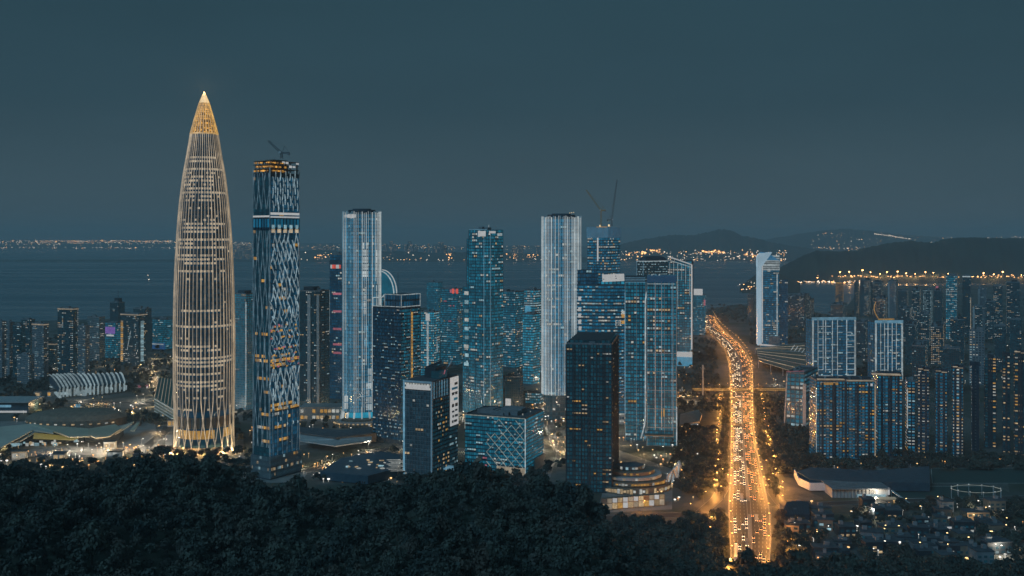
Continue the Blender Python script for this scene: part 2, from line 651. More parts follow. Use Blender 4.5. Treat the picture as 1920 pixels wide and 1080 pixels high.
# the wooded hill the picture is taken from
SIL = [(-700, 850), (-200, 862), (0, 866), (60, 872), (120, 874), (200, 872), (260, 866), (310, 856), (360, 858), (420, 872), (470, 886), (520, 896), (600, 906), (700, 909),
       (760, 902), (800, 886), (850, 878), (890, 876), (930, 884), (980, 900), (1040, 905), (1080, 917), (1110, 940), (1140, 975), (1200, 1008), (1280, 1042),
       (1360, 1074), (1420, 1084), (1500, 1072), (1600, 1066), (1700, 1070), (1800, 1072), (1920, 1082), (2600, 1100)]
YR = 560.0


def hz(X, Y):
    px = 960 + X / YR * F
    zr = zpx(interp(SIL, px) + (8 if px < 1150 else 16), YR) - 8.5
    if Y <= YR:
        return zr + (YR - Y) * .066 + (3.6 * math.sin(X * .023 + Y * .017) + 2.2 * math.sin(X * .06 - Y * .045)) * min(1, (YR + 40 - Y) / 120)
    t = min(1, (Y - YR) / (130 + zr * 1.5))
    return zr * (1 - t) ** 1.25 * (1 - .1 * t) - 3 * t


hs = MB()
rings = []
for j in range(64):
    Y = 60 + j * 12.0
    rings.append([(X, Y, hz(X, Y)) for X in [-560 + i * 10.0 for i in range(125)]])
hs.loft(rings, cap=False, closed=False)
hs.build('hillside', 'earth', None, 'structure', True)

# main road
ROAD = [(590, 1316, 1338), (600, 1312, 1344), (612, 1315, 1352), (625, 1328, 1366), (640, 1345, 1386), (660, 1358, 1402), (680, 1365, 1412), (720, 1367, 1414),
        (760, 1368, 1414), (800, 1368, 1416), (850, 1367, 1424), (900, 1366, 1434), (940, 1363, 1444), (960, 1362, 1447), (1000, 1364, 1450), (1045, 1366, 1448), (1120, 1356, 1450)]
SP = []
for y, a, b2 in ROAD[::-1]:
    A, B2 = gp(a, y), gp(b2, y)
    SP.append(((A + B2) / 2, (A - B2).length / 2 - 2.2))


def spine(t):
    """t in 0..1 along the road from near to far: centre, half width, direction"""
    Y = SP[0][0].y + (SP[-1][0].y - SP[0][0].y) * t
    for (p, w), (q, v) in zip(SP, SP[1:]):
        if Y <= q.y:
            s = (Y - p.y) / (q.y - p.y)
            return p.lerp(q, s), 20 + 0 * w, (q - p).normalized()
    p, w = SP[-1]
    return p, 20, (SP[-1][0] - SP[-2][0]).normalized()


def road_w(t):
    Y = SP[0][0].y + (SP[-1][0].y - SP[0][0].y) * t
    return interp([(p.y, w) for p, w in SP], Y)


NS = 220


def smooth(t, d=0.02):
    ps = [spine(min(1, max(0, t + k * d / 3)))[0] for k in range(-3, 4)]
    c = sum(ps, Vector()) / 7
    a = spine(max(0, t - d))[0]; b = spine(min(1, t + d))[0]
    return c, (b - a).normalized()


road, kerbs, med, marks = MB(), MB(), MB(), MB()
prof = []
for k in range(NS + 1):
    c, d = smooth(k / NS)
    n = Vector((d.y, -d.x, 0))
    prof.append((c, d, n, road_w(k / NS)))
for (c, d, n, w), (c2, d2, n2, w2) in zip(prof, prof[1:]):
    z = Vector((0, 0, .02))
    road.quad(c - n * w + z, c + n * w + z, c2 + n2 * w2 + z, c2 - n2 * w2 + z)
    for s in (-1, 1):
        a, b2 = c + n * s * (w + .2), c2 + n2 * s * (w2 + .2)
        m2 = (a + b2) / 2
        kerbs.box((m2.x, m2.y, .08), ((b2 - a).length, .4, .16), math.atan2((b2 - a).y, (b2 - a).x))
    m2 = (c + c2) / 2
    if not 830 < m2.y < 872:
        med.box((m2.x, m2.y, .2), ((c2 - c).length, 2.4, .4), math.atan2(d.y, d.x))
    L = (c2 - c).length
    for f in (.24, .43, .62, .81, -.24, -.43, -.62, -.81):
        p = c + n * w * f
        marks.box((p.x, p.y, .03), (L * .5, .2, .012), math.atan2(d.y, d.x))
    for f in (.97, -.97, .09, -.09):
        p = (c + n * w * f + c2 + n2 * w2 * f) / 2
        marks.box((p.x, p.y, .03), (L, .22, .012), math.atan2(d.y, d.x))
rd = road.build('road', 'asphalt', None, 'structure')
kerbs.build('kerb', 'kerb', rd, 'structure')
med.build('median', 'kerb', rd, 'structure')
marks.build('lane_markings', 'paint', rd, 'stuff')


def street(path, w, name='street', mat='asphalt'):
    """path in photo pixels on the ground"""
    ps = [gp(*p) for p in path]
    fine = []
    for a, b2 in zip(ps, ps[1:]):
        for k in range(8):
            fine.append(a.lerp(b2, k / 8))
    fine.append(ps[-1])
    for _ in range(3):
        fine = [fine[0]] + [(fine[i - 1] + fine[i] * 2 + fine[i + 1]) / 4 for i in range(1, len(fine) - 1)] + [fine[-1]]
    mb = MB(); kb = MB()
    dirs = []
    for i, p in enumerate(fine):
        d = (fine[min(i + 1, len(fine) - 1)] - fine[max(i - 1, 0)]).normalized()
        dirs.append(Vector((d.y, -d.x, 0)))
    z = Vector((0, 0, .012 + .002 * (street.k % 4)))
    street.k += 1
    for i in range(len(fine) - 1):
        a, b2, n, n2 = fine[i], fine[i + 1], dirs[i], dirs[i + 1]
        mb.quad(a - n * w + z, a + n * w + z, b2 + n2 * w + z, b2 - n2 * w + z)
        for s in (-1, 1):
            c, e2 = a + n * s * (w + .2), b2 + n2 * s * (w + .2)
            q = (c + e2) / 2
            kb.box((q.x, q.y, .07), ((e2 - c).length, .4, .14), math.atan2((e2 - c).y, (e2 - c).x))
    o = mb.build(name, mat, None, 'structure')
    kb.build('kerb', 'kerb', o, 'structure')
    return fine, dirs


street.k = 0
STREETS = []
for path, w in (([(1130, 972), (1240, 966), (1310, 966), (1362, 962)], 7), ([(1448, 955), (1480, 948), (1560, 944), (1700, 938), (1960, 932)], 6),
                ([(-60, 762), (120, 752), (330, 757), (470, 772), (640, 782), (860, 778), (1050, 772)], 10),
                ([(-60, 880), (120, 862), (260, 848), (330, 835)], 7), ([(560, 885), (640, 868), (700, 845), (760, 838), (900, 845)], 7),
                ([(1300, 735), (1220, 745), (1160, 770), (1050, 790)], 8), ([(1040, 700), (1010, 740), (1030, 800), (1055, 860)], 6),
                ([(1316, 960), (1345, 935), (1362, 905), (1366, 880)], 5), ([(1492, 968), (1465, 945), (1444, 915), (1428, 880)], 5),
                ([(280, 690), (300, 740), (320, 800), (260, 850)], 6), ([(60, 700), (90, 690), (300, 680), (330, 676)], 6),
                ([(1415, 725), (1500, 720)], 6)):
    STREETS.append((street(path, w), w))

for poly in ([(560, 835), (700, 818), (700, 790), (580, 780)], [(450, 905), (565, 905), (580, 880), (455, 872)], [(310, 868), (460, 868), (455, 812), (310, 815)],
             [(1120, 962), (1260, 955), (1262, 880), (1150, 840)], [(860, 900), (1030, 900), (1040, 868), (860, 868)], [(0, 858), (300, 850), (290, 790), (0, 790)],
             [(640, 808), (705, 808), (705, 765), (640, 765)], [(1500, 905), (1720, 905), (1720, 872), (1500, 872)]):
    mb = MB()
    mb.quad(*[gp(*p) + Vector((0, 0, .008)) for p in poly])
    mb.build('plaza', 'plaza', None, 'structure')

# haze: a closed box of thin air round the whole scene
m, n, l = nodes_of('haze_air')
n.remove(n['Principled BSDF'])
pv = n.new('ShaderNodeVolumePrincipled')
pv.inputs['Color'].default_value = (.86, .97, 1.0, 1)
pv.inputs['Density'].default_value = 8.4e-5
pv.inputs['Anisotropy'].default_value = 0.0
l.new(pv.outputs[0], n['Material Output'].inputs['Volume'])
M['haze'] = m
hb = MB()
hb.box((0, 12600, 215.5), (54000, 27600, 439))
hb.build('haze', 'haze', None, 'stuff')

# ------------------------------------------------------------------ landmark towers
M['rib_warm'] = glow('warm_lit_rib', (.62, .46, .285), 1.0, .4, 1.15, .5, .05, .3)
M['rib_gold'] = glow('gold_lit_rib', (.95, .55, .15), 1.0, .5, 1.2, .5, .12, .3)
M['tip'] = glow('tip_light', (1.0, .74, .40), 1.0, .9, 1.1)
M['gold_pane'] = glow('gold_pane_light', (1.05, .50, .08), 1.0, .05, 1.3, .7, .3, .1)
M['floor_warm'] = glow('office_floor_light', (.64, .51, .345), 1.0, .55, 1.05, .4, .8)
M['g_bamboo'] = pane('bamboo_tower_glass', (.05, .05, .05), (.018, .022, .025), .2, 1.8)
M['dia_bright'] = glow('facade_strip_light', (.30, .42, .47), 1.0, .5, 1.1, .6, .25, .3)
M['dia_dim'] = glow('dim_facade_strip_light', (.075, .12, .15), 1.0, .6, 1.1, .8, .12, .3)
M['dia_net'] = glow('net_strip_light', (.10, .21, .28), 1.0, .6, 1.1, .6, .12, .3)
M['fin_white'] = glow('white_fin_light', (.44, .49, .49), 1.0, .55, 1.1, .30, .05, .3)
M['fin_blue'] = glow('blue_fin_light', (.09, .22, .31), 1.0, .4, 1.3, .4, .05, .3)
M['wood'] = matte('timber_deck', (.30, .20, .11), (.2, .13, .07), .6, .4)


def bamboo():
    Y = gy(850) + 30
    prof = [(172, .4), (176, 2.5), (184, 6), (196, 10.5), (210, 14.5), (230, 20), (252, 25.5), (290, 31.5), (330, 38.5), (380, 44.5), (430, 48.7),
            (500, 52.6), (560, 54.5), (640, 55.6), (700, 55.4), (760, 54.4), (810, 53), (850, 52)]
    pz = [(zpx(y, Y), r * Y / F) for y, r in prof][::-1]
    loc = Vector(((383 - 960) / F * Y, Y, 0))
    B = Bld('skyscraper', 'tallest tower, bullet shaped with warm lit vertical ribs and a glowing golden tip', loc, 0, 'skyscraper')
    rt = B.root
    N = 48
    zt = zpx(252, Y)
    def ring(z, k=1.0, n=N, ph=0.0):
        r = interp(pz, z) * k
        return [(r * math.cos(2 * PI * (i + ph) / n), r * math.sin(2 * PI * (i + ph) / n), z) for i in range(n)]
    core = MB()
    zs = [0] + [z for z, r in pz if 0 < z < zt] + [zt]
    core.loft([ring(z, .90) for z in sorted(set(zs))])
    core.build('glass_core', 'g_navy', rt)
    # floors of panes
    lit_y = {295: .8, 305: .8, 318: 1, 324: .5, 331: .8, 338: .8, 346: .7, 353: .8, 362: 1, 371: .7, 379: .7, 390: .2, 412: .25, 421: .8, 429: .8, 437: .9, 447: 1, 458: .35,
             468: .8, 478: .8, 487: .8, 496: .8, 505: .6, 520: .2, 547: .12, 581: .9, 590: .25, 606: 1, 634: .1, 646: .85, 653: .7, 664: .95, 674: 1, 684: .9, 693: .7, 711: .85, 719: .9, 727: .4, 739: .2, 762: .3}
    fz = {zpx(y, Y): p for y, p in lit_y.items()}
    glass = B.part('window_glass', 'g_bamboo')
    z = 44.0
    while z < zt - 4:
        z2 = z + 4.3
        prob = 0.03
        for q, p in fz.items():
            if z <= q < z2:
                prob = p
        mb = MB()
        lo, hi = R.uniform(-.97, -.6), R.uniform(.65, .97)
        for i in range(N):
            a = 2 * PI * (i + .5) / N
            if math.sin(a) > .25:
                continue
            r1, r2 = interp(pz, z + .7) * .915, interp(pz, z2 - .5) * .915
            def P(r, d, zz):
                t = 2 * PI * (i + .5 + d) / N
                return (r * math.cos(t), r * math.sin(t), zz)
            u = math.cos(a)
            on = prob > .05 and (R.random() < min(1, prob * 1.15) and (prob >= .95 or lo < u < hi)) or R.random() < .014
            tgt = mb if on else glass
            zz0 = z + 1.5 if on else z + .5
            r1 = interp(pz, zz0) * .915
            q = .37 if on else .42
            tgt.quad(P(r1, -q, zz0), P(r1, q, zz0), P(r2, q, z2 - .5), P(r2, -q, z2 - .5))
        mb.build('lit_floor', 'floor_warm', rt, 'stuff')
        z = z2
    # slabs between floors
    sl = B.part('floor_band', 'w_dark')
    z = 44.0
    while z < zt - 4:
        sl.loft([ring(z - .15, .925), ring(z + .15, .925)], cap=False)
        z += 4.3
    # ribs, crossing each other near the ground
    zz = [k * 3.5 for k in range(17)] + [59.5 + (zt - 59.5) * k / 40 for k in range(1, 41)]
    for i in range(N):
        s = 1 if i % 2 else -1
        path = []
        for z in zz:
            g = 0 if z >= 56 else 3.6 * ((56 - z) / 56) ** 1.35
            a = 2 * PI * (i + .5) / N + s * g * PI / N
            r = interp(pz, z) * (1 + .04 * max(0, (30 - z) / 30))
            path.append((r * math.cos(a), r * math.sin(a), z))
        mb = MB(); mb.tube(path, .5, 4, .75)
        mb.build('rib', 'rib_warm', rt)
    # lobby level behind the crossing ribs
    lob = B.part('lobby_glass', 'g_dark'); warm = B.part('lobby_window', 'l_amber'); warm2 = B.part('mezzanine', 'w_brown')
    for i in range(36):
        a0, a1 = 2 * PI * (i + .06) / 36, 2 * PI * (i + .94) / 36
        for (za, zb2, tg) in ((4, 13, lob), (14.5, 24, warm if R.random() < .7 else lob), (26, 38, warm2)):
            r = interp(pz, za) * .92
            tg.quad((r * math.cos(a0), r * math.sin(a0), za), (r * math.cos(a1), r * math.sin(a1), za), (r * math.cos(a1), r * math.sin(a1), zb2), (r * math.cos(a0), r * math.sin(a0), zb2))
    # golden crown
    zc = pz[-1][0]
    gp_ = B.part('gold_pane', 'gold_pane')
    z = zt
    while z < zpx(194, Y):
        z2 = z + 2.6
        for i in range(N):
            r1, r2 = interp(pz, z) * .94, interp(pz, z2) * .94
            t0, t1 = 2 * PI * (i + .05) / N, 2 * PI * (i + .95) / N
            gp_.quad((r1 * math.cos(t0), r1 * math.sin(t0), z), (r1 * math.cos(t1), r1 * math.sin(t1), z), (r2 * math.cos(t1), r2 * math.sin(t1), z2 - .4), (r2 * math.cos(t0), r2 * math.sin(t0), z2 - .4))
        z = z2
    inner = MB()
    zs = [zt + (zc - zt) * k / 10 for k in range(11)]
    inner.loft([ring(q, .88, 24) for q in zs])
    inner.build('crown_core', 'w_brown', rt)
    for i in range(28):
        a = 2 * PI * i / 28
        mb = MB()
        mb.tube([(interp(pz, q) * math.cos(a), interp(pz, q) * math.sin(a), q) for q in zs], .55, 4, .3)
        mb.build('crown_rib', 'rib_gold', rt)
    mb = MB(); mb.loft([ring(zt - .6, 1.02), ring(zt + .9, 1.02)], cap=False); mb.build('crown_ring', 'rib_gold', rt)
    tip = MB()
    tip.loft([ring(q, 1.03, 12) for q in [zpx(193, Y), zpx(188, Y), zpx(183, Y), zpx(178, Y), zpx(174, Y), zpx(171.5, Y)]])
    tip.build('spire_tip', 'tip', rt)
    ld = bpy.data.lights.new('tip_halo_light', 'POINT'); ld.energy = 60000; ld.color = (1, .62, .25); ld.shadow_soft_size = 1.5  # point light added over the lit tip for its halo in the haze
    lo = bpy.data.objects.new('tip_halo_light', ld); COL.objects.link(lo); lo.parent = rt; lo.location = (0, 0, zc + 4)
    B.finish(stuff=('gold_pane', 'lobby_glass', 'lobby_window', 'mezzanine'))
    # entrance canopy
    can = MB()
    for k in range(9):
        a = -PI / 2 - .75 + k * .19
        for r in (34, 38, 42, 46):
            can.box((r * math.cos(a), r * math.sin(a), 5.5 - (r - 34) * .12), (3.3, 7, .3), a)
    can.build('entrance_canopy', 'wood', rt)
    for k in range(7):
        a = -PI * .5 + (k - 3) * .42
        ld = bpy.data.lights.new('added_uplight', 'POINT'); ld.energy = 20000; ld.color = (1, .66, .28); ld.shadow_soft_size = .5  # lamps added to gild the ribs from below, no fittings built
        lo = bpy.data.objects.new('added_uplight', ld); COL.objects.link(lo); lo.parent = rt; lo.location = (38 * math.cos(a), 38 * math.sin(a), 2)


bamboo()


def crane(px, py, Y, tipx, tipy, label, mast=10, col='crane_y'):
    """luffing crane standing on a roof, jib tip at the given photo pixel"""
    base = at(px, py, Y)
    t = thing('tower_crane', label, 'crane', base)
    tip = at(tipx, tipy, Y) - base
    m = MB()
    def truss(mb, a, b2, w, n, r=.16):
        a, b2 = Vector(a), Vector(b2)
        d = (b2 - a).normalized()
        u = Vector((0, 1, 0)) if abs(d.y) < .9 else Vector((1, 0, 0))
        x = d.cross(u).normalized() * w / 2; y = x.cross(d).normalized() * w / 2
        cs = [x + y, x - y, -x - y, -x + y]
        for c in cs:
            mb.tube([a + c, b2 + c * .7], r, 4)
        for k in range(n):
            p, q = a.lerp(b2, k / n), a.lerp(b2, (k + 1) / n)
            for i in range(4):
                f, f2 = 1 - .3 * k / n, 1 - .3 * (k + 1) / n
                mb.tube([p + cs[i] * f, q + cs[(i + 1) % 4] * f2], r * .7, 3)
    truss(m, (0, 0, 0), (0, 0, mast), 2.2, 4, .22)
    m.build('mast', col, t)
    top = Vector((0, 0, mast))
    j = MB(); truss(j, top, tip, 2.0, 14, .2); j.build('jib', 'steel' if col == 'steel' else col, t)
    c = MB(); s = -1 if tip.x > 0 else 1
    c.box(top + Vector((s * 4.2, 0, .4)), (7, 2.4, 1.6)); c.build('counter_jib', col, t)
    w = MB(); w.box(top + Vector((s * 7, 0, -.6)), (2, 2.6, 2.4)); w.build('counterweight', 'w_grey', t)
    cab = MB(); cab.box(top + Vector((-s * 1.4, -1.6, .9)), (1.8, 1.6, 2)); cab.build('cab', 'w_white', t)
    a = MB(); ap = top + Vector((s * 3, 0, 7)); a.tube([top, ap], .25, 4); a.tube([ap, top + Vector((s * 7, 0, 1))], .14, 3); a.tube([ap, tip], .1, 3); a.build('stay_frame', col, t)
    return t


def diagrid():
    loc, w, d, rz = px_box(475, 506, 561, 950, 33)
    B = Bld('skyscraper', 'dark square tower wrapped in a wavy net of blue white light strips', loc, rz, 'skyscraper')
    rt = B.root
    z1 = zpx(300, 950)
    zb = lambda y: zpx(y, 950)
    st = dict(glass='g_navy', wall='w_navy', fh=4.3, bw=3.0, p=.02, lit=(('l_amber', .6), ('l_white', .4)), mx=.06, mz=.1, rows=True)
    amber = {}
    hot = [(632, 'L', .5, 1), (668, 'L', .1, .8), (676, 'L', .1, .9), (578, 'L', .8, 1), (528, 'L', .5, .9), (710, 'L', .3, 1), (716, 'L', .1, .5), (778, 'L', .5, 1), (805, 'L', .5, .95), (830, 'L', .55, 1),
           (676, 'R', 0, 1), (683, 'R', 0, .7), (770, 'R', .7, 1), (767, 'R', 0, .9), (805, 'R', .1, .75), (830, 'R', .3, .65), (775, 'R', .1, .9), (690, 'R', .0, .5)]
    def lf(face):
        def f(u, v, i, j):
            z = 12 + v * (z1 - 28)
            for y, fc, a, b2 in hot:
                if fc == face and abs(zb(y) - z) < 2.2 and a <= u <= b2 and R.random() < .75:
                    return 'l_amber' if R.random() < .8 else 'l_warm'
            return None
        return f
    P = rect(w, d)
    B.part('wall', 'w_navy').prism(P, 0, z1 - 12)
    B.facade(P[0], P[1], 12, z1 - 16, dict(st, glass='g_dark'), lf('L'))
    B.facade(P[1], P[2], 12, z1 - 16, dict(st, glass='g_navy'), lf('R'))
    B.facade(P[3], P[0], 12, z1 - 16, st)
    # wavy strips, one object each
    def strips(p0, p1, n, mat, wd, A, z0, z1, ph0=0, L=30.0):
        p0, p1 = Vector(p0), Vector(p1)
        e = (p1 - p0).normalized(); nn = Vector((e.y, -e.x)); W = (p1 - p0).length
        for j in range(n):
            mb = MB()
            path = []
            z = z0
            while z <= z1:
                u = (j + .5) / n * W + A * W / n * math.sin(2 * PI * z / L + PI * j + ph0) + .5 * math.sin(z * .05 + j)
                c = p0 + e * u + nn * .55
                path.append((c.x, c.y, z))
                z += 2.5
            h = wd / 2
            for a, b2 in zip(path, path[1:]):
                for q, s2 in ((1, 0),):
                    mb.quad((a[0] - e.x * h, a[1] - e.y * h, a[2]), (a[0] + e.x * h, a[1] + e.y * h, a[2]), (b2[0] + e.x * h, b2[1] + e.y * h, b2[2]), (b2[0] - e.x * h, b2[1] - e.y * h, b2[2]))
                    k = -.5
                    mb.quad((a[0] + e.x * h, a[1] + e.y * h, a[2]), (a[0] + e.x * h + nn.x * k, a[1] + e.y * h + nn.y * k, a[2]), (b2[0] + e.x * h + nn.x * k, b2[1] + e.y * h + nn.y * k, b2[2]), (b2[0] + e.x * h, b2[1] + e.y * h, b2[2]))
                    mb.quad((a[0] - e.x * h + nn.x * k, a[1] - e.y * h + nn.y * k, a[2]), (a[0] - e.x * h, a[1] - e.y * h, a[2]), (b2[0] - e.x * h, b2[1] - e.y * h, b2[2]), (b2[0] - e.x * h + nn.x * k, b2[1] - e.y * h + nn.y * k, b2[2]))
            mb.build('facade_strip', mat, rt)
    zlo, zband = zb(770), zb(430)
    strips(P[1], P[2], 9, 'dia_net', .7, .48, zb(690), zb(585), 0, 22)
    strips(P[1], P[2], 9, 'dia_bright', .9, .42, zlo, zb(692), .6, 34)
    strokes = []
    for q, bow in enumerate((.25, .5, -.3)):
        sm = MB()
        rings = []
        for k in range(7):
            v = k / 6 - .5
            hw = .5 * (.35 + .65 * math.cos(v * PI) ** .6) if abs(v) < .5 else .18
            x = bow * math.cos(v * PI) * (1 if q < 2 else -1)
            rings.append([(x * 1.6 - hw, -.5, v), (x * 1.6 + hw, -.5, v), (x * 1.6 + hw, .5, v), (x * 1.6 - hw, .5, v)])
        sm.loft(rings)
        me = bpy.data.meshes.new('facade_scale'); me.from_pydata(sm.v, [], sm.f); me.materials.append(M['dia_bright'])
        strokes.append(me)
    def stroke_rows(ys, ncol, ln, lean, wid, keep=.95):
        for r, yc in enumerate(ys):
            for j in range(ncol + 1):
                u = (j + (.5 if r % 2 else 0) + R.uniform(-.08, .08)) / ncol
                if not .02 < u < .98 or R.random() > keep:
                    continue
                o = bpy.data.objects.new('facade_scale', R.choice(strokes)); COL.objects.link(o); o.parent = rt
                o.location = (w / 2 + .6, -d / 2 + d * u, zb(yc) + R.uniform(-1, 1))
                o.scale = (wid * R.uniform(.5, 1.0), .5, ln * R.uniform(.7, 1.15))
                m = Matrix.Rotation(PI / 2, 4, 'Z') @ Matrix.Rotation(-lean * R.uniform(.5, 1.4) * (1 if r % 3 else -.8), 4, 'Y')
                o.rotation_euler = m.to_euler()
    stroke_rows([329 + k * 11.5 for k in range(6)], 6, 11, .10, 1.3)
    stroke_rows([446 + k * 12 for k in range(13)], 7, 13, .34, 1.35)
    stroke_rows([589 + k * 9 for k in range(11)], 7, 4.5, .5, 1.2, .7)
    for k in range(80):
        ubox('gold_window', 'l_amber' if k % 3 else 'l_pink', rt, (w / 2 + .5, R.uniform(-.48, .48) * d, zb(R.choice((612, 622, 634, 655, 668, 676, 683, 690)) + R.uniform(-2, 2))), (.4, R.uniform(1.0, 2.4), R.uniform(1, 2)))
    stroke_rows([699 + k * 12 for k in range(6)], 6, 8, .1, 1.2, .8)
    stroke_rows([766, 778, 790, 800], 6, 3.5, .1, 1.6, .5)
    strips(P[0], P[1], 7, 'dia_dim', .6, .36, zb(840), zband, .4, 60)
    strips(P[0], P[1], 6, 'dia_dim', .7, .36, zb(392), zb(322), .4, 50)
    strips(P[1], P[2], 6, 'dia_dim', .4, .05, zb(858), zb(775), 0, 60)
    for row in range(0):
        z = zb(745) + row * 12
        for j in range(5):
            if R.random() < .8:
                u = -d / 2 + d * (j + .5 + .5 * (row % 2)) / 5.6
                ubox('facade_scale', 'dia_bright', rt, (w / 2 + .5, u, z + R.uniform(-1, 1)), (.3, R.uniform(.8, 1.6), R.uniform(4, 8)), 0, (R.uniform(.1, .45), 0, 0))
    # machine floor bands
    for (y0, y1, m) in ((398, 402.5, 'l_sign'), (405, 408, 'l_sign')):
        ubox('light_band', m, rt, (w / 2 + .45, 0, (zb(y0) + zb(y1)) / 2), (.5, d * .98, abs(zb(y0) - zb(y1))))
    ubox('light_band', 'l_sign', rt, (0, -d / 2 - .45, zb(405.5)), (w * .98, .5, 1.7))
    B.block(rect(w + .4, d + .4), zb(431), zb(409), dict(glass='g_blue', fh=11.4, bw=4.2, p=.0, mull=1, mullm='w_navy'), wall='w_navy', wallname='machine_floor')
    for j in range(5):
        u = -d / 2 + d * (j + .5) / 5
        ubox('lantern_window', 'floor_warm', rt, (w / 2 + .6, u, zb(433)), (.5, d * .11, 3.4))
        ubox('lantern_window', 'l_cool', rt, (w / 2 + .6, u, zb(425)), (.5, d * .09, 3.8))
    # unfinished top floors, work lights
    for (u, v) in [(-.45, -.45), (0, -.45), (.45, -.45), (.45, 0), (.45, .45), (-.45, .45), (-.45, 0), (0, 0), (.22, -.45), (-.22, -.45), (.45, .22), (.45, -.22)]:
        ubox('column', 'w_grey', rt, (u * w, v * d, z1 - 6), (1.1, 1.1, 12))
    for k in range(4):
        ubox('floor_slab', 'w_brown', rt, (0, 0, z1 - 12 + k * 3.9), (w, d, .5))
    ubox('lift_core', 'w_brown', rt, (0, 0, z1 - 5), (w * .5, d * .5, 13))
    wl_ = B.part('work_light', 'gold_pane')
    for k in range(80):
        fl = R.choice((0, 1, 1, 2))
        if R.random() < .5:
            p = (R.uniform(-.45, .48) * w, -d / 2 - .1, z1 - 10 + fl * 3.9)
        else:
            p = (w / 2 + .1, R.uniform(-.48, .1) * d, z1 - 10 + fl * 3.9)
        wl_.box(p, (R.uniform(.5, 2.2), R.uniform(.5, 2.2), R.uniform(.5, 1.8)))
    for k in range(5):
        ubox('site_screen', 'l_sign', rt, (w / 2 + .3, (-.05 + k * .12) * d, z1 - R.choice((1.5, 5))), (.3, d * .09, R.uniform(1.2, 2.6)))
    # corner posts and podium
    for (x, y) in ((w / 2, -d / 2), (w / 2, d / 2), (-w / 2, -d / 2)):
        ubox('corner_post', 'dia_dim', rt, (x, y, z1 / 2), (.9, .9, z1 - 14))
    pod = B.part('podium', 'w_navy')
    P2 = rect(w + 3, d + 3)
    pod.prism(P2, 0, 22)
    for k in (0, 1):
        B.facade(P2[k], P2[(k + 1) % 4], 1, 22, dict(glass='g_smoke', fh=5.2, bw=1.4, p=.12, lit=(('l_warm', .5), ('l_amber', .1), ('l_cool', .4)), mull=1, mullm='w_pale', mullw=.3))
    B.finish(stuff=('work_light',))
    crane(528, 297, 960, 503, 264, 'slender crane on the roof of the tower with the wavy light net', 5, 'steel')


diagrid()


def fin_tower(label, xL, xR, ytop, Y, base_z, nfin, bright, sign=False, flare=False):
    W = (xR - xL) / F * Y
    loc = Vector((((xL + xR) / 2 - 960) / F * (Y + W / 2), Y + W / 2, 0))
    rz = -math.atan2(loc.x, loc.y)
    B = Bld('skyscraper', label, loc, rz, 'skyscraper')
    rt = B.root
    z1 = zpx(ytop, Y)
    P = rrect(W, W, W * .36, 6)
    st = dict(glass='g_blue', wall='w_teal', fh=4.4, bw=2.6, p=.05, lit=(('l_cool', .7), ('l_white', .3)), mx=.04, mz=.12, slab=1, band='w_teal', bandh=.35)
    B.block(P, base_z, z1 - 3, st)
    # fins
    per = []
    for a, b2 in zip(P, P[1:] + P[:1]):
        a, b2 = Vector(a), Vector(b2)
        per.append((a, b2, (b2 - a).length))
    tot = sum(q[2] for q in per)
    for k in range(nfin):
        s = (k + .5) / nfin * tot
        for a, b2, L in per:
            if s <= L:
                break
            s -= L
        e = (b2 - a).normalized(); nn = Vector((e.y, -e.x))
        c = a + e * s + nn * .45
        u = c.x / W
        if c.y > W * .2:
            mt = 'w_teal'
        else:
            mt = 'fin_white' if R.random() < bright(u) else 'fin_blue'
        wd = R.uniform(.4, 1.15) if mt == 'fin_white' else R.uniform(.3, .6)
        zt = z1 + R.uniform(-1.5, 1.2)
        zb = base_z
        if mt == 'fin_white' and R.random() < .25:
            # the light of this fin stops part way: the rest stays dim
            zc = R.uniform(.25, .8) * z1
            ubox('light_fin', 'fin_blue', rt, (c.x, c.y, (zb + zc) / 2), (.5, 1.0, zc - zb), math.atan2(e.y, e.x))
            zb = zc
        ubox('light_fin', mt, rt, (c.x, c.y, (zb + zt) / 2), (wd, 1.1, zt - zb), math.atan2(e.y, e.x))
    # crown
    B.part('crown', 'w_navy').prism(rrect(W * .72, W * .72, W * .25, 6), z1 - 3, z1 + 2.6)
    B.part('crown_cap', 'w_teal').prism(rrect(W * .5, W * .5, W * .18, 5), z1 + 2.6, z1 + 4.2)
    B.part('roof', 'roof').prism(rrect(W * .96, W * .96, W * .34, 6), z1 - 3, z1 - 2.4)
    if sign:
        for k in range(9):
            a = math.radians(-150 + k * 6.5)
            r = W * .515
            ubox('sign_panel', 'l_sign', rt, (-W * .14 + r * .72 * math.cos(a) , -W * .02 + r * math.sin(a) - .4, z1 - 5.5 + R.uniform(-.4, .4)), (2.6, .5, R.uniform(3, 5.5)), a + PI / 2)
    return B, W, z1, rt, P


B, W, z1, rt, P = fin_tower('tall pale tower with rounded corners and white light fins, flared columns at its foot', 643, 714, 397, 1226, 16, 64,
                            lambda u: .42 if u < .02 else .8, True)
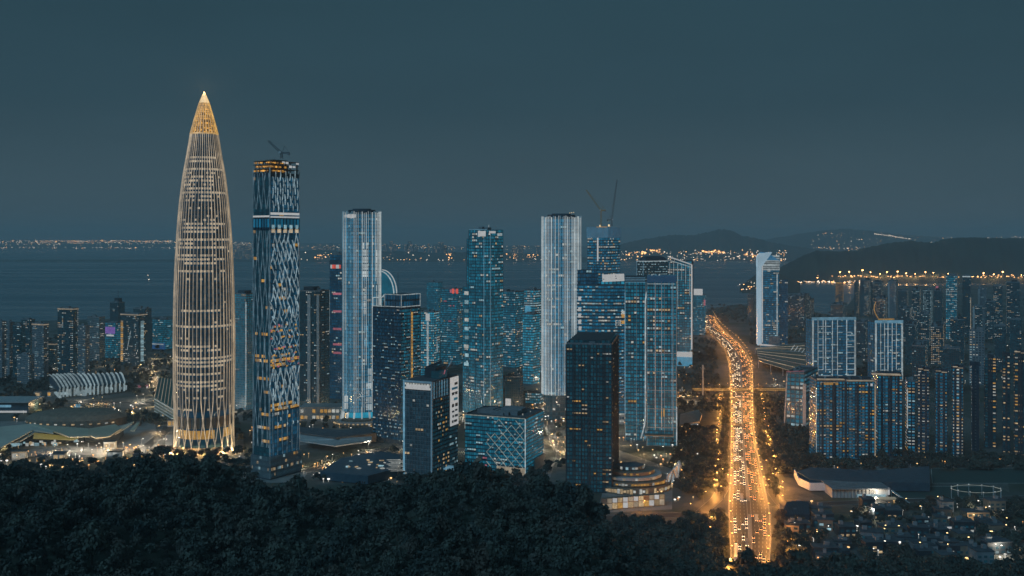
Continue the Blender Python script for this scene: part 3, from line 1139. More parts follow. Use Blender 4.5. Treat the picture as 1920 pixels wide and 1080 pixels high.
# bright patches of lit ceiling on its right half
for (x0, x1, y0, y1, mt) in ((.02, .16, 448, 520, 'fin_white'), (.30, .40, 450, 640, 'fin_white'), (.04, .13, 530, 590, 'fin_white'), (.05, .16, 600, 650, 'l_cyan'), (-.46, -.36, 735, 768, 'fin_white'), (.1, .3, 690, 770, 'fin_white'), (-.3, -.1, 745, 772, 'l_cool')):
    zc, zh = (zpx(y0, 1226) + zpx(y1, 1226)) / 2, abs(zpx(y0, 1226) - zpx(y1, 1226))
    nn = max(2, int((x1 - x0) * W / 2.2))
    for i in range(nn):
        for j in range(max(1, int(zh / 8.8))):
            if R.random() < .85:
                ubox('lit_window', mt, rt, ((x0 + (x1 - x0) * (i + .5) / nn) * W, -W * .5 - .15 if abs(x0) < .2 else -W * .42, zc - zh / 2 + (j + .5) * 8.8), ((x1 - x0) * W / nn * .8, .3, 7.6))
for k in range(16):
    a = 2 * PI * k / 16
    if math.sin(a) > .4:
        continue
    bar('flared_column', 'fin_white', rt, (W * .47 * math.cos(a), W * .47 * math.sin(a), 24), (W * .58 * math.cos(a), W * .58 * math.sin(a), 0), 1.6, 2.4)
lobby = B.part('lobby', 'g_cyan'); lobby.prism(rrect(W * .8, W * .8, W * .3, 5), 0, 16)
B.finish()

B, W, z1, rt, P = fin_tower('tall tower with straight white vertical light stripes and a flat dark cap, right of centre', 1016, 1089, 406, 1255, 32, 74, lambda u: .78 if abs(u) > .12 else .6)
B.block(rrect(W * .9, W * .9, W * .3, 6), 0, 32, dict(glass='g_dark', fh=5, bw=3, p=.12, lit=(('l_white', .7), ('l_warm', .3))), wall='w_dark', wallname='base')
for k in range(3):
    ubox('aviation_light', 'tip', rt, ((.22 + .05 * k) * W * (1 if k else 1), -W * .2, z1 + 5 + k * .3), (.8, .8, 1.0))
for y in (505, 535, 560, 608):
    for i in range(7):
        if R.random() < .8:
            ubox('lit_window', 'l_white', rt, (-W * .35 + i * 2.7, -W * .5 - .2, zpx(y, 1255)), (2.1, .3, 2.2))
B.finish()


# twin-roofed tower with the outlined crown
def outlined_crown():
    loc, w, d, rz = px_box(699, 752, 788, 1110, 35)
    B = Bld('skyscraper', 'dark glass tower with a white outlined box crown and a yellow vertical strip', loc, rz, 'skyscraper')
    rt = B.root
    z1 = zpx(577, 1110); z2 = zpx(553, 1110)
    st = dict(glass='g_navy', wall='w_navy', fh=3.9, bw=2.2, p=.05, lit=(('l_cool', .75), ('l_white', .25)), lh=.45, mull=1, mullm='w_navy', mullw=.25, rows=False)
    P = rect(w, d)
    B.part('wall', 'w_navy').prism(P, 0, z1)
    def low(u, v, i, j):
        return R.choice(('l_cool', 'l_white', 'l_cool')) if R.random() < (.30 if v < .22 else .10 if v < .4 else .035) else None
    B.facade(P[0], P[1], 4, z1 - 2, st, low)
    B.facade(P[1], P[2], 4, z1 - 2, dict(st, glass='g_teal', p=.12, slab=2, band='w_teal'), low)
    B.facade(P[3], P[0], 4, z1 - 2, st, low)
    ubox('lit_strip', 'w_pale', rt, (w / 2 + .6, d * .02 - 1.6, z1 / 2 + 20), (.8, 1.2, z1 - 44))
    for k in range(30):
        ubox('stair_window', 'l_amber', rt, (w / 2 + .5, d * .02 + .8, 44 + k * (z1 - 48) / 30), (.5, 2.6, (z1 - 48) / 30 * .86))
    # crown box on the right, open frame on the left
    x0, y0 = -w * .10, 0
    B.block(rect(w * .58, d * .98, w * .21, 0), z1, z2, dict(glass='g_navy', fh=6, bw=4, p=.0, mull=2, mullm='w_teal'), wall='w_navy', wallname='crown_box')
    a = (w * .5, -d * .49); b2 = (-w * .08, -d * .49); c = (w * .5, d * .49)
    for z in (z1 + .8, z2):
        bar('edge_light', 'l_edge', rt, (*b2, z), (*a, z), .7)
        bar('edge_light', 'l_edge', rt, (*a, z), (*c, z), .9)
    for q in (a, b2, c):
        bar('edge_light', 'l_edge', rt, (*q, z1), (*q, z2), .9)
    f = (-w * .5, -d * .49)
    for (p, q) in (((*f, z1 + .5), (*b2, z1 + .5)), ((*f, z1 + 10), (-w * .2, -d * .49, z1 + 10)), ((-w * .2, -d * .49, z1 + 10), (*b2, z2)), ((*f, z1), (*f, z1 + 10)),
                   ((-w * .36, -d * .49, z1), (-w * .36, -d * .49, z1 + 10)), ((-w * .2, -d * .49, z1), (-w * .2, -d * .49, z1 + 10)), ((*f, z1 + 10), (-w * .5, d * .3, z1 + 10))):
        bar('edge_light', 'l_edge', rt, p, q, .6)
    B.part('roof', 'roof').prism(rect(w - 1, d - 1), z1, z1 + .3)
    ubox('roof_plant', 'w_navy', rt, (-w * .25, d * .1, z1 + 2.5), (w * .25, d * .5, 5))
    bar('antenna', 'steel', rt, (w * .05, 0, z2), (w * .05, 0, z2 + 24), .35)
    B.finish(limit=200)


outlined_crown()


# near tower with sign strip
def sign_tower():
    Y = 945
    loc, w, d, rz = px_box(758, 810, 858, Y, 24)
    B = Bld('office_tower', 'short tower in front with a pale framed face and a white vertical sign board', loc, rz, 'building')
    rt = B.root
    z1 = zpx(716, Y)
    P = rect(w, d)
    B.part('wall', 'w_dark').prism(P, 0, z1)
    def grid(u, v, i, j):
        if v > .93:
            return 'l_white' if R.random() < .9 else None
        return None
    B.facade(P[0], P[1], 2, z1 - 2, dict(glass='g_smoke', fh=4.0, bw=3.1, p=.05, lit=(('l_white', .5), ('l_pink', .2), ('l_warm', .3)), mull=1, mullm='w_grey', mullw=.35, slab=1, band='w_grey', bandh=.35), grid)
    Pm = (P[1][0], P[1][1] + d * .66)
    def right(u, v, i, j):
        if v > .86:
            return ''
        return ('l_warm' if R.random() < .6 else 'l_amber') if R.random() < (.22 if v < .7 else .05) and .3 < u else None
    B.facade(P[1], Pm, 2, z1 - 2, dict(glass='g_dark', fh=4.0, bw=2.6, p=.03, slab=1, band='w_dark', mull=2, mullm='w_dark'), right)
    B.facade(Pm, P[2], 2, zpx(800, Y), dict(glass='g_dark', fh=4, bw=2.4, p=.12, lit=(('l_cool', 1),)))
    for k in range(6):
        ubox('light_strip', 'fin_blue', rt, (w / 2 + .5, -d / 2 + d * (.06 + .1 * k), zpx(733, Y)), (.5, .6, 16))
    # pale frame round the front face
    for (x, m) in ((-w / 2, 'l_edge_b'), (w / 2, 'w_white')):
        ubox('frame_post', m, rt, (x, -d / 2 - .5, z1 / 2), (1.5, 1.4, z1))
    ubox('frame_beam', 'w_white', rt, (0, -d / 2 - .5, z1 - .8), (w, 1.6, 1.8))
    ubox('light_band', 'l_sign', rt, (0, -d / 2 - .6, z1 - 6), (w * .84, .5, 4.6))
    ubox('corner_light', 'l_edge_b', rt, (-w / 2 - .5, -d * .25, z1 / 2 - 6), (.6, .8, z1 - 16))
    # sign board with dark strokes
    ys, ye = d * .18, d * .5
    zc, zh = (zpx(718, Y) + zpx(812, Y)) / 2, abs(zpx(718, Y) - zpx(812, Y))
    ubox('sign_board', 'l_sign', rt, (w / 2 + .7, (ys + ye) / 2, zc), (.8, ye - ys, zh))
    cells = [(731, 5, [(.62, .5, .3, .8), (.80, .5, .12, 1), (.62, .1, .34, .2)], 'w_dark'), (740, 5, [(.5, .5, .8, .9)], 'g_blue'), (750, 6, [(.3, .5, .3, .9), (.7, .5, .3, .9), (.5, .7, .8, .2)], 'w_dark'),
             (761, 6, [(.62, .5, .5, .8)], 'g_teal'), (773, 7, [(.28, .5, .28, .9), (.72, .5, .34, .9)], 'w_navy'), (784, 5, [(.3, .4, .3, .7), (.7, .6, .3, .7)], 'w_navy'),
             (794, 5, [(.3, .5, .2, .9), (.7, .5, .4, .9)], 'w_navy'), (804, 5, [(.25, .5, .2, 1), (.6, .5, .4, .9)], 'w_navy')]
    for y, hh, strokes, mt in cells:
        for (u, v, du, dv) in strokes:
            ubox('sign_mark', mt, rt, (w / 2 + 1.15, ys + (ye - ys) * u, zpx(y, Y) + (v - .5) * 3), (.3, (ye - ys) * du * .9, hh * Y / F * dv))
    B.part('roof', 'roof').prism(rect(w - 1, d - 1), z1, z1 + .3)
    # roof machinery and raking boom
    B.part('plant_room', 'w_dark').prism(rect(w * .4, d * .4, w * .05, d * .1), z1 + .3, z1 + 10)
    B.part('plant_room_glass', 'g_dark').prism(rect(w * .3, d * .3, w * .28, 0), z1 + .3, z1 + 7)
    bar('raking_boom', 'w_dark', rt, (-w * .2, 0, z1 + 9), (w * .28, d * .1, z1 + 15.5), 2.6)
    bar('raking_boom', 'steel', rt, (w * .3, 0, z1 + 3), (w * .52, d * .3, z1 + 13), 1.0)
    bar('raking_boom', 'w_white', rt, (w * .3, d * .2, z1 + 3), (w * .42, d * .35, z1 + 15), .9)
    bar('beacon', 'l_sign', rt, (w * .33, 0, z1 + 2.5), (w * .33, 0, z1 + 5), .9)
    bar('beacon', 'l_pink', rt, (w * .46, 0, z1 + 4), (w * .5, 0, z1 + 8), .8)
    B.finish()


sign_tower()


# central glass tower
def central():
    Y = 1285
    loc, w, d, rz = px_box(879, 914, 943, Y, 40)
    B = Bld('skyscraper', 'stepped blue glass tower in the middle with a white lit crown', loc, rz, 'skyscraper')
    rt = B.root
    z1 = zpx(431, Y)
    st = dict(glass='g_teal', wall='w_teal', fh=4.1, bw=3.0, p=.075, lit=(('l_white', .55), ('l_cool', .35), ('l_warm', .1)), mull=4, mullm='w_teal', slab=1, band='w_teal', bandh=.3, mz=.18)
    c = 6
    P = [(-w / 2, -d / 2), (w / 2 - c, -d / 2), (w / 2, -d / 2 + c), (w / 2, d / 2), (-w / 2, d / 2)]
    B.block(P, 0, z1, st)
    for q in (P[1], P[2]):
        bar('corner_mullion', 'fin_blue', rt, (q[0] + .2, q[1] - .2, 3), (q[0] + .2, q[1] - .2, z1 - 6), .6)
    # lit crown
    B.part('roof', 'roof').prism([(x * .97, y * .97) for x, y in P], z1, z1 + .3)
    B.plant(w, d, z1, 3)
    for (u, ww) in ((.30, .28), (.12, .10), (.44, .06)):
        ubox('crown_light', 'l_sign', rt, (u * w - 2, -d / 2 - .35, z1 - 5), (ww * w, .5, R.uniform(6, 8)))
    ubox('crown_light', 'l_sign', rt, (w / 2 + .35, -d * .2, z1 - 3), (.5, d * .4, 3))
    ubox('crown_light', 'l_edge', rt, (w / 2 + .35, d * .28, z1 - 6), (.5, d * .3, 3.5))
    ubox('crown_rim', 'l_edge_b', rt, (0, -d / 2 - .3, z1 + .5), (w * .95, .4, .6))
    bar('mast', 'l_edge', rt, (w * .15, 0, z1), (w * .15, 0, z1 + 7), .7)
    # left set-back wing
    x0 = -w / 2
    zs = zpx(448, Y)
    wing = [(x0 - 12, -d * .2), (x0, -d * .2), (x0, d / 2), (x0 - 12, d / 2)]
    B.block(wing, 0, zs, dict(st, p=.01, glass='g_teal'), wallname='side_wing')
    xl = x0 - 8
    low = [(x0 - 15, -d * .36), (x0 + 1, -d * .36), (x0 + 1, 0), (x0 - 15, 0)]
    zt = zpx(540, Y)
    B.block(low, 0, zt, dict(st, p=.05), wallname='low_wing')
    for k in range(9):
        y = 552 + k * 17
        ubox('lit_window', 'l_cool' if k % 3 else 'l_white', rt, (x0 - 7.5 + R.uniform(-.6, .6), -d * .36 - .3, zpx(y, Y)), (8.5 - (k % 2), .3, 4.6))
    # brighter lower office floors
    B.finish(limit=200)


central()


# tower under construction with two cranes
def crane_tower():
    Y = 1640
    loc, w, d, rz = px_box(1100, 1140, 1164, Y, 30)
    B = Bld('skyscraper', 'unfinished tower with a wrapped blue top and two cranes standing on its roof', loc, rz, 'skyscraper')
    rt = B.root
    z1 = zpx(426, Y); z0 = zpx(446, Y)
    def lf(u, v, i, j):
        return R.choice(('l_white', 'l_cool', 'l_white', 'l_warm')) if R.random() < .34 and (j % 2) else None
    B.block(rect(w * .96, d * .96), 0, z0, dict(glass='g_blue', wall='w_navy', fh=4.6, bw=3.4, p=.05, lit=(('l_white', .7), ('l_warm', .3)), slab=1, band='w_navy'), lf)
    P = rect(w, d)
    for k in range(4):
        a, b2 = Vector(P[k]), Vector(P[(k + 1) % 4])
        n = max(3, int((b2 - a).length / 6))
        for i in range(n):
            c = a.lerp(b2, (i + .5) / n)
            ubox('wrap_panel', 'l_wrap', rt, (c.x, c.y, (z0 + z1) / 2), ((b2 - a).length / n * .97, .5, z1 - z0 + R.uniform(-.6, .6)), math.atan2((b2 - a).y, (b2 - a).x))
    B.part('core', 'w_navy').prism(rect(w * .9, d * .9), z0, z1 - 1)
    bar('deck_light', 'l_amber', rt, (-w * .1, -d * .4, z1 + .5), (w * .4, -d * .4, z1 + .5), 1.0)
    ubox('work_lamp', 'tip', rt, (w * .1, -d * .45, z1 + 2.5), (2.2, 1.5, 3))
    ubox('work_lamp', 'tip', rt, (w * .42, -d * .3, z1 + 3), (2.2, 1.5, 3.4))
    ubox('stair_light', 'l_sign', rt, (w * .02, -d * .49 - .4, (z0 + zpx(490, Y)) / 2), (2.6, .4, z0 - zpx(490, Y)))
    B.finish(limit=160)
    crane(1127, 424, Y, 1099, 356, 'shorter crane leaning left, lit orange, on the unfinished tower', 26)
    crane(1147, 424, Y, 1157, 337, 'taller steep crane pointing right on the unfinished tower', 10, 'steel')


M['l_wrap'] = glow('glowing_wrap_fabric', (.012, .075, .135), 1.0, .85, 1.1, .3, .1, .2)  # cloth, not a lamp: its blue light is put in as glow
crane_tower()


# banded tower with white roof sign
def banded():
    Y = 1235
    x0, x1 = 1083, 1173
    W = (x1 - x0) / F * Y
    loc = Vector(((1128 - 960) / F * (Y + 20), Y + 24, 0))
    rz = -math.atan2(loc.x, loc.y)
    B = Bld('office_tower', 'curved tower with rows of white lit floors and a bright white board on its roof', loc, rz, 'skyscraper')
    rt = B.root
    D = 44
    P = []
    for k in range(9):
        t = -1 + 2 * k / 8
        P.append((t * W / 2, -D / 2 - 6 * (1 - t * t)))
    P += [(W / 2, D / 2), (-W / 2, D / 2)]
    z1 = zpx(535, Y)
    rows = {567: .75, 580: .55, 593: .65, 603: .6, 618: .35, 553: .12, 545: .2}
    def lf(u, v, i, j):
        z = v * z1
        for y, p in rows.items():
            if abs(zpx(y, Y) - z) < 2.0:
                return R.choice(('l_white', 'l_white', 'l_cool')) if R.random() < p else ''
        return 'l_cool' if R.random() < .05 else None
    B.block(P, 0, z1, dict(glass='g_blue', wall='w_navy', fh=4.2, bw=3.1, p=0, slab=1, band='w_teal', bandh=.9, mx=.05), lf)
    # left wing, higher
    Q = rect(W * .42, D * .8, -W * .29, 2)
    z2 = zpx(507, Y)
    B.block(Q, z1, z2, dict(glass='g_navy', fh=5, bw=3.4, p=.05, lit=(('l_cool', 1),), slab=1, band='w_navy'), wallname='upper_wing')
    B.block(rect(W * .16, D * .4, -W * .12, 2), z2, zpx(498, Y), dict(glass='g_blue', fh=4, bw=3, p=0), wall='w_navy', wallname='roof_room')
    B.block(rect(W * .5, D * .5, W * .24, 0), z1, zpx(528, Y), dict(glass='g_cyan', fh=7, bw=5, p=0), wall='w_teal', wallname='sign_base')
    ubox('sign_board', 'l_sign', rt, (W * .25, -D * .27, (zpx(528, Y) + zpx(515, Y)) / 2), (W * .46, 1.0, 9.2), 0, (0, -math.radians(3), 0))
    for (u, v) in ((.05, -2.2), (.30, 1.8), (.31, -1)):
        ubox('sign_mark', 'w_grey', rt, (W * u, -D * .27 - .6, zpx(521, Y) + v), (1.5, .2, 1.0))
    for (y, xx) in ((560, -.44), (580, -.44), (592, -.44), (604, -.44), (616, -.43), (652, -.42)):
        ubox('lit_window', 'l_sign', rt, (xx * W, -D / 2 - 2.0, zpx(y, Y)), (5, .5, 5), .25)
    for (y, k) in ((586, 'l_white'), (592, 'l_amber'), (604, 'l_amber')):
        ubox('lit_window', k, rt, (W * .45, -D / 2 - 2.2, zpx(y, Y)), (7, .5, 4.2), -.2)
    # strokes lit on the face, upper right
    zc = zpx(605, Y)
    for (u, v, du, dv) in ((.30, 0, .9, 7), (.315, 3, 2.6, .9), (.315, 0, 2.2, .9), (.315, -3, 2.6, .9), (.355, 0, .8, 7), (.39, 0, .9, 7), (.373, 3, 3.2, .9), (.373, 0, 3, .9), (.40, -3, 2.4, .9)):
        ubox('lit_stroke', 'l_white', rt, (W * u, -D / 2 - 4.4, zc + v), (du, .4, dv), -.15)
    B.part('podium', 'w_grey').prism(rect(W * 1.05, D * 1.2), 0, 14)
    B.facade((-W * .525, -D * .6 - .1), (W * .525, -D * .6 - .1), 1, 14, dict(glass='g_smoke', fh=4.3, bw=3, p=.5, lit=(('l_white', .6), ('l_warm', .4))))
    B.part('roof', 'roof').prism([(x * .97, y * .97) for x, y in P], z1, z1 + .2)
    B.finish(limit=220)


banded()


# dark near tower
st = dict(glass='g_slate', wall='w_dark', fh=3.7, bw=2.7, p=.05, lit=(('l_white', .3), ('l_warm', .4), ('l_amber', .3)), mull=3, mullm='w_dark', mullw=.6, lh=.45, rows=False, runs=(0, 0, 1, 2))
B = tower('office_tower', 'dark slab tower in front with a few scattered yellow windows, right of centre', 1062, 1147, 1161, 647, 899, 10, st, d=24, fin=False)
w, d, z1 = B.w, B.d, B.z
B.block(rect(w * .9, d * .8), z1, z1 + 3.4, dict(glass='g_dark', fh=3.4, bw=4, p=0), wall='w_dark', wallname='roof_storey')
for k in range(7):
    ubox('pilaster', 'w_dark', B.root, (-w / 2 + w * k / 6, -d / 2 - .5, z1 / 2), (1.1, 1.2, z1))
B.finish(limit=200)


# pair with the lit flared piers
def pair():
    Y = 1130
    loc, w, d, rz = px_box(1172, 1210, 1222, Y, 8, 34)
    B = Bld('office_tower', 'left tower of the joined glass pair, with bright white piers flaring outward at its foot', loc, rz, 'skyscraper')
    rt = B.root
    z1 = zpx(519, Y)
    st = dict(glass='g_teal', wall='w_navy', fh=4.2, bw=3.3, p=.055, lit=(('l_white', .5), ('l_cool', .35), ('l_amber', .15)), slab=4, band='w_teal', bandh=.6, mull=4, mullm='w_pale', mullw=.5)
    def lf(u, v, i, j):
        z = v * (z1 - 6)
        if abs(z - zpx(566, Y)) < 2.2:
            return R.choice(('l_white', 'l_warm')) if R.random() < .7 else None
        return None
    P = rect(w, d)
    B.block(P, 0, z1 - 6, st, lf)
    B.part('crown', 'w_teal').prism(P, z1 - 6, z1)
    for k in range(4):
        ubox('crown_louvre', 'fin_blue', rt, (0, -d / 2 - .3, z1 - 1.2 - k * 1.7), (w * .98, .4, .5))
    # flared lit piers between the two towers
    for (dx, m) in ((0, 'l_edge'), (4.5, 'l_edge_b'), (8.5, 'l_edge')):
        mb = MB()
        path = []
        for k in range(26):
            z = 3 + (z1 + 3 - 3) * k / 25
            y = -d / 2 - 1
            x = w / 2 + dx + 2.2 * max(0, (z / z1 - .85) / .15) ** 1.5 * 3
            x -= 6 * max(0, (26 - z) / 26) ** 1.4 if z < 26 else 0
            path.append((x, y, z))
        mb.tube(path, 1.0 if m == 'l_edge' else 1.6, 4)
        mb.build('lit_pier', m, rt)
    bar('edge_light', 'fin_blue', rt, (-w / 2, -d / 2 - .4, 30), (-w / 2, -d / 2 - .4, z1 - 18), .8)
    B.part('roof', 'roof').prism(rect(w - 1, d - 1), z1, z1 + .2)
    B.finish(limit=150)
    Y = 1100
    loc, w, d, rz = px_box(1213, 1268, 1281, Y, 8, 32)
    B = Bld('office_tower', 'right tower of the joined glass pair, with a dark blue cap', loc, rz, 'skyscraper')
    rt = B.root
    z1 = zpx(518, Y)
    zc = zpx(530, Y)
    P = rect(w, d)
    def lf2(u, v, i, j):
        z = v * zc
        for y, p in ((564, .7), (583, .9), (601, .5), (620, .5), (640, .25), (657, .6), (700, .2)):
            if abs(z - zpx(y, Y)) < 2.1 and u < .85:
                return R.choice(('l_white', 'l_cool', 'l_warm')) if R.random() < p else None
        return None
    B.block(P, 0, zc, dict(st, p=.03, mull=3, slab=5, band='w_pale', bandh=.45), lf2)
    B.part('blue_cap', 'l_cap').prism([(-w / 2, -d / 2), (0, -d / 2 - 2.5), (w / 2, -d / 2), (w / 2, d / 2), (-w / 2, d / 2)], zc, z1)
    ubox('edge_light', 'l_edge', rt, (-w * .02, -d / 2 - .6, zc - 1.5), (w * .92, .6, .8))
    for u in (-.22, .0, .36):
        ubox('grid_post', 'l_edge_b' if u == .36 else 'w_white', rt, (u * w, -d / 2 - .6, zc * .55), (.8, .7, zc * .9))
    ubox('orange_scaffold', 'l_amber', rt, (w * .08, -d / 2 - .8, 38), (1.2, .6, 9)); ubox('orange_scaffold', 'l_amber', rt, (w * .0, -d / 2 - .8, 36), (.8, .6, 8))
    ubox('corner_post', 'l_edge', rt, (w / 2 + .4, -d / 2, 22), (1.2, 1.2, 44))
    ubox('canopy', 'w_brown', rt, (-w * .1, -d / 2 - 8, 14), (w * .95, 15, 1.2), 0, (math.radians(-4), 0, 0))
    B.finish(limit=150)


M['l_cap'] = glow('blue_cap_light', (.004, .034, .080), 1.0, .9, 1.1)
pair()


# framed slab behind the pair
def framed():
    Y = 1790
    loc, w, d, rz = px_box(1252, 1297, 1300, Y, 12, 40)
    B = Bld('office_tower', 'slab tower behind the joined pair, with a bright white line down its right edge', loc, rz, 'skyscraper')
    rt = B.root
    z1 = zpx(490, Y)
    P = rect(w, d)
    B.block(P, 0, z1, dict(glass='g_teal', wall='w_navy', fh=4.6, bw=4.2, p=.07, lit=(('l_white', .8), ('l_warm', .2)), mull=2, mullm='w_teal'))
    bar('edge_light', 'l_sign', rt, (w / 2, -d / 2 - .6, zpx(655, Y)), (w / 2, -d / 2 - .6, z1 - 6), 2.4)
    bar('edge_light', 'l_sign', rt, (w / 2, -d / 2 - .6, z1 - 6), (-w / 2, -d / 2 - .6, z1 + 9), 2.0)
    bar('edge_light', 'l_edge', rt, (w / 2, -d / 2 - .6, z1 - 11), (-w / 2, -d / 2 - .6, z1 + 3), 1.0)
    for k in range(6):
        bar('edge_light', 'l_edge', rt, (-w / 2 + w * (k + .5) / 6, -d / 2 - .6, z1 - 2 - k), (-w / 2 + w * (k + .5) / 6, -d / 2 - .6, z1 - R.uniform(30, 90)), .8)
    ubox('screen', 'l_cyan', rt, (w * .15, -d / 2 - 6, zpx(677, Y)), (w * .75, 12, 16)); ubox('screen', 'l_sign', rt, (w * .15, -d / 2 - 6.2, zpx(664, Y)), (w * .75, 12, 8))
    B.finish(limit=60)
    loc, w, d, rz = px_box(1194, 1206, 1254, Y + 30, 62, 60)
    B = Bld('office_tower', 'dark tower with a domed roof and a pale gridded crown, behind the joined pair', loc, rz, 'skyscraper')
    rt = B.root
    z1 = zpx(490, Y + 30)
    P = rect(w, d)
    def lf(u, v, i, j):
        return 'l_cool' if v > .80 and R.random() < .55 else None
    B.block(P, 0, z1, dict(glass='g_dark', wall='w_dark', fh=4.6, bw=3.6, p=.05, lit=(('l_cool', .8), ('l_warm', .2)), mull=1, mullm='w_dark', slab=1, band='w_grey', lh=.5), lf)
    for q in range(4):
        a, b2 = P[q], P[(q + 1) % 4]
        bar('edge_light', 'l_edge', rt, (*a, z1), (*b2, z1), 1.2)
        bar('edge_light', 'l_edge_b', rt, (*a, z1 - 45), (*a, z1), 1.0)
    dome = MB()
    dome.loft([[(x * k, y * k, z1 + h) for x, y in rrect(w, d, 8)] for k, h in ((1, .8), (.94, 4), (.78, 7.5), (.5, 9.5))])
    dome.build('domed_roof', 'w_navy', rt)
    B.finish(limit=40)


framed()


# hexagon-net cube
def hexcube():
    Y = 966
    loc, w, d, rz = px_box(872, 985, 1019, Y, 22)
    B = Bld('office_building', 'low broad glass block with a net of pale diamonds on its front', loc, rz, 'building')
    rt = B.root
    z1 = zpx(786, Y)
    P = rect(w, d)
    B.block(P, 0, z1, dict(glass='g_teal', wall='w_navy', fh=3.6, bw=2.4, p=.07, lit=(('l_cool', .6), ('l_white', .3), ('l_pink', .1)), lh=.55, rows=False, mx=.08))
    # net of diamonds, each bar its own piece
    nx, nz = 9, 5
    cw, ch = w * .62 / nx, (z1 - 8) / nz
    for i in range(nx + 1):
        for j in range(nz + 1):
            x = w / 2 - 1 - i * cw
            z = 6 + (j + (.5 if i % 2 else 0)) * ch
            if i < nx:
                for s in (-.5, .5):
                    z2 = z + s * ch
                    fade = max(0, i - 4) / nx * 1.3 + (.25 if j > 3 else 0)
                    if R.random() > fade and z2 < z1 and z < z1:
                        bar('net_bar', 'l_net', rt, (x, -d / 2 - .7, z), (x - cw, -d / 2 - .7, z2), .42)
    bar('edge_light', 'l_edge', rt, (w / 2, -d / 2 - .3, 0), (w / 2, -d / 2 - .3, z1), .8)
    bar('edge_light', 'l_net', rt, (-w / 2, -d / 2 - .3, z1 + .4), (w / 2, -d / 2 - .3, z1 + .4), .7)
    bar('edge_light', 'l_net', rt, (-w / 2, -d / 2 - .3, z1 - 14), (-w / 2, -d / 2 - .3, z1), .6)
    ubox('base_screen', 'l_rim', rt, (w * .27, -d / 2 - 1.2, 3.6), (w * .46, .8, 7))
    ubox('base_screen', 'w_pale', rt, (w / 2 + 1.2, d * .22, 6), (.8, d * .6, 11), 0, (math.radians(0), 0, 0))
    B.part('roof', 'roof').prism(rect(w - 1, d - 1), z1, z1 + .3)
    B.parapet(rect(w - .4, d - .4), z1, 1.3, 'w_dark')
    B.plant(w, d, z1 + .2, 9)
    lm = B.part('roof_lamps', 'l_white')
    for _ in range(26):
        lm.box((R.uniform(-.35, .45) * w, R.uniform(-.3, .3) * d, z1 + 2.2), (R.uniform(.5, 1.2), .5, R.uniform(.5, 1.6)))
    bar('raking_glass', 'w_brown', rt, (-w * .36, -d / 2 - 5, 5), (-w * .2, -d / 2 - 5, 15), 3.2, 4)
    B.finish(limit=160, stuff=('roof_lamps',))


M['l_net'] = glow('net_bar_light', (.30, .33, .29), 1.0, .6, 1.1, .4, .3)
hexcube()


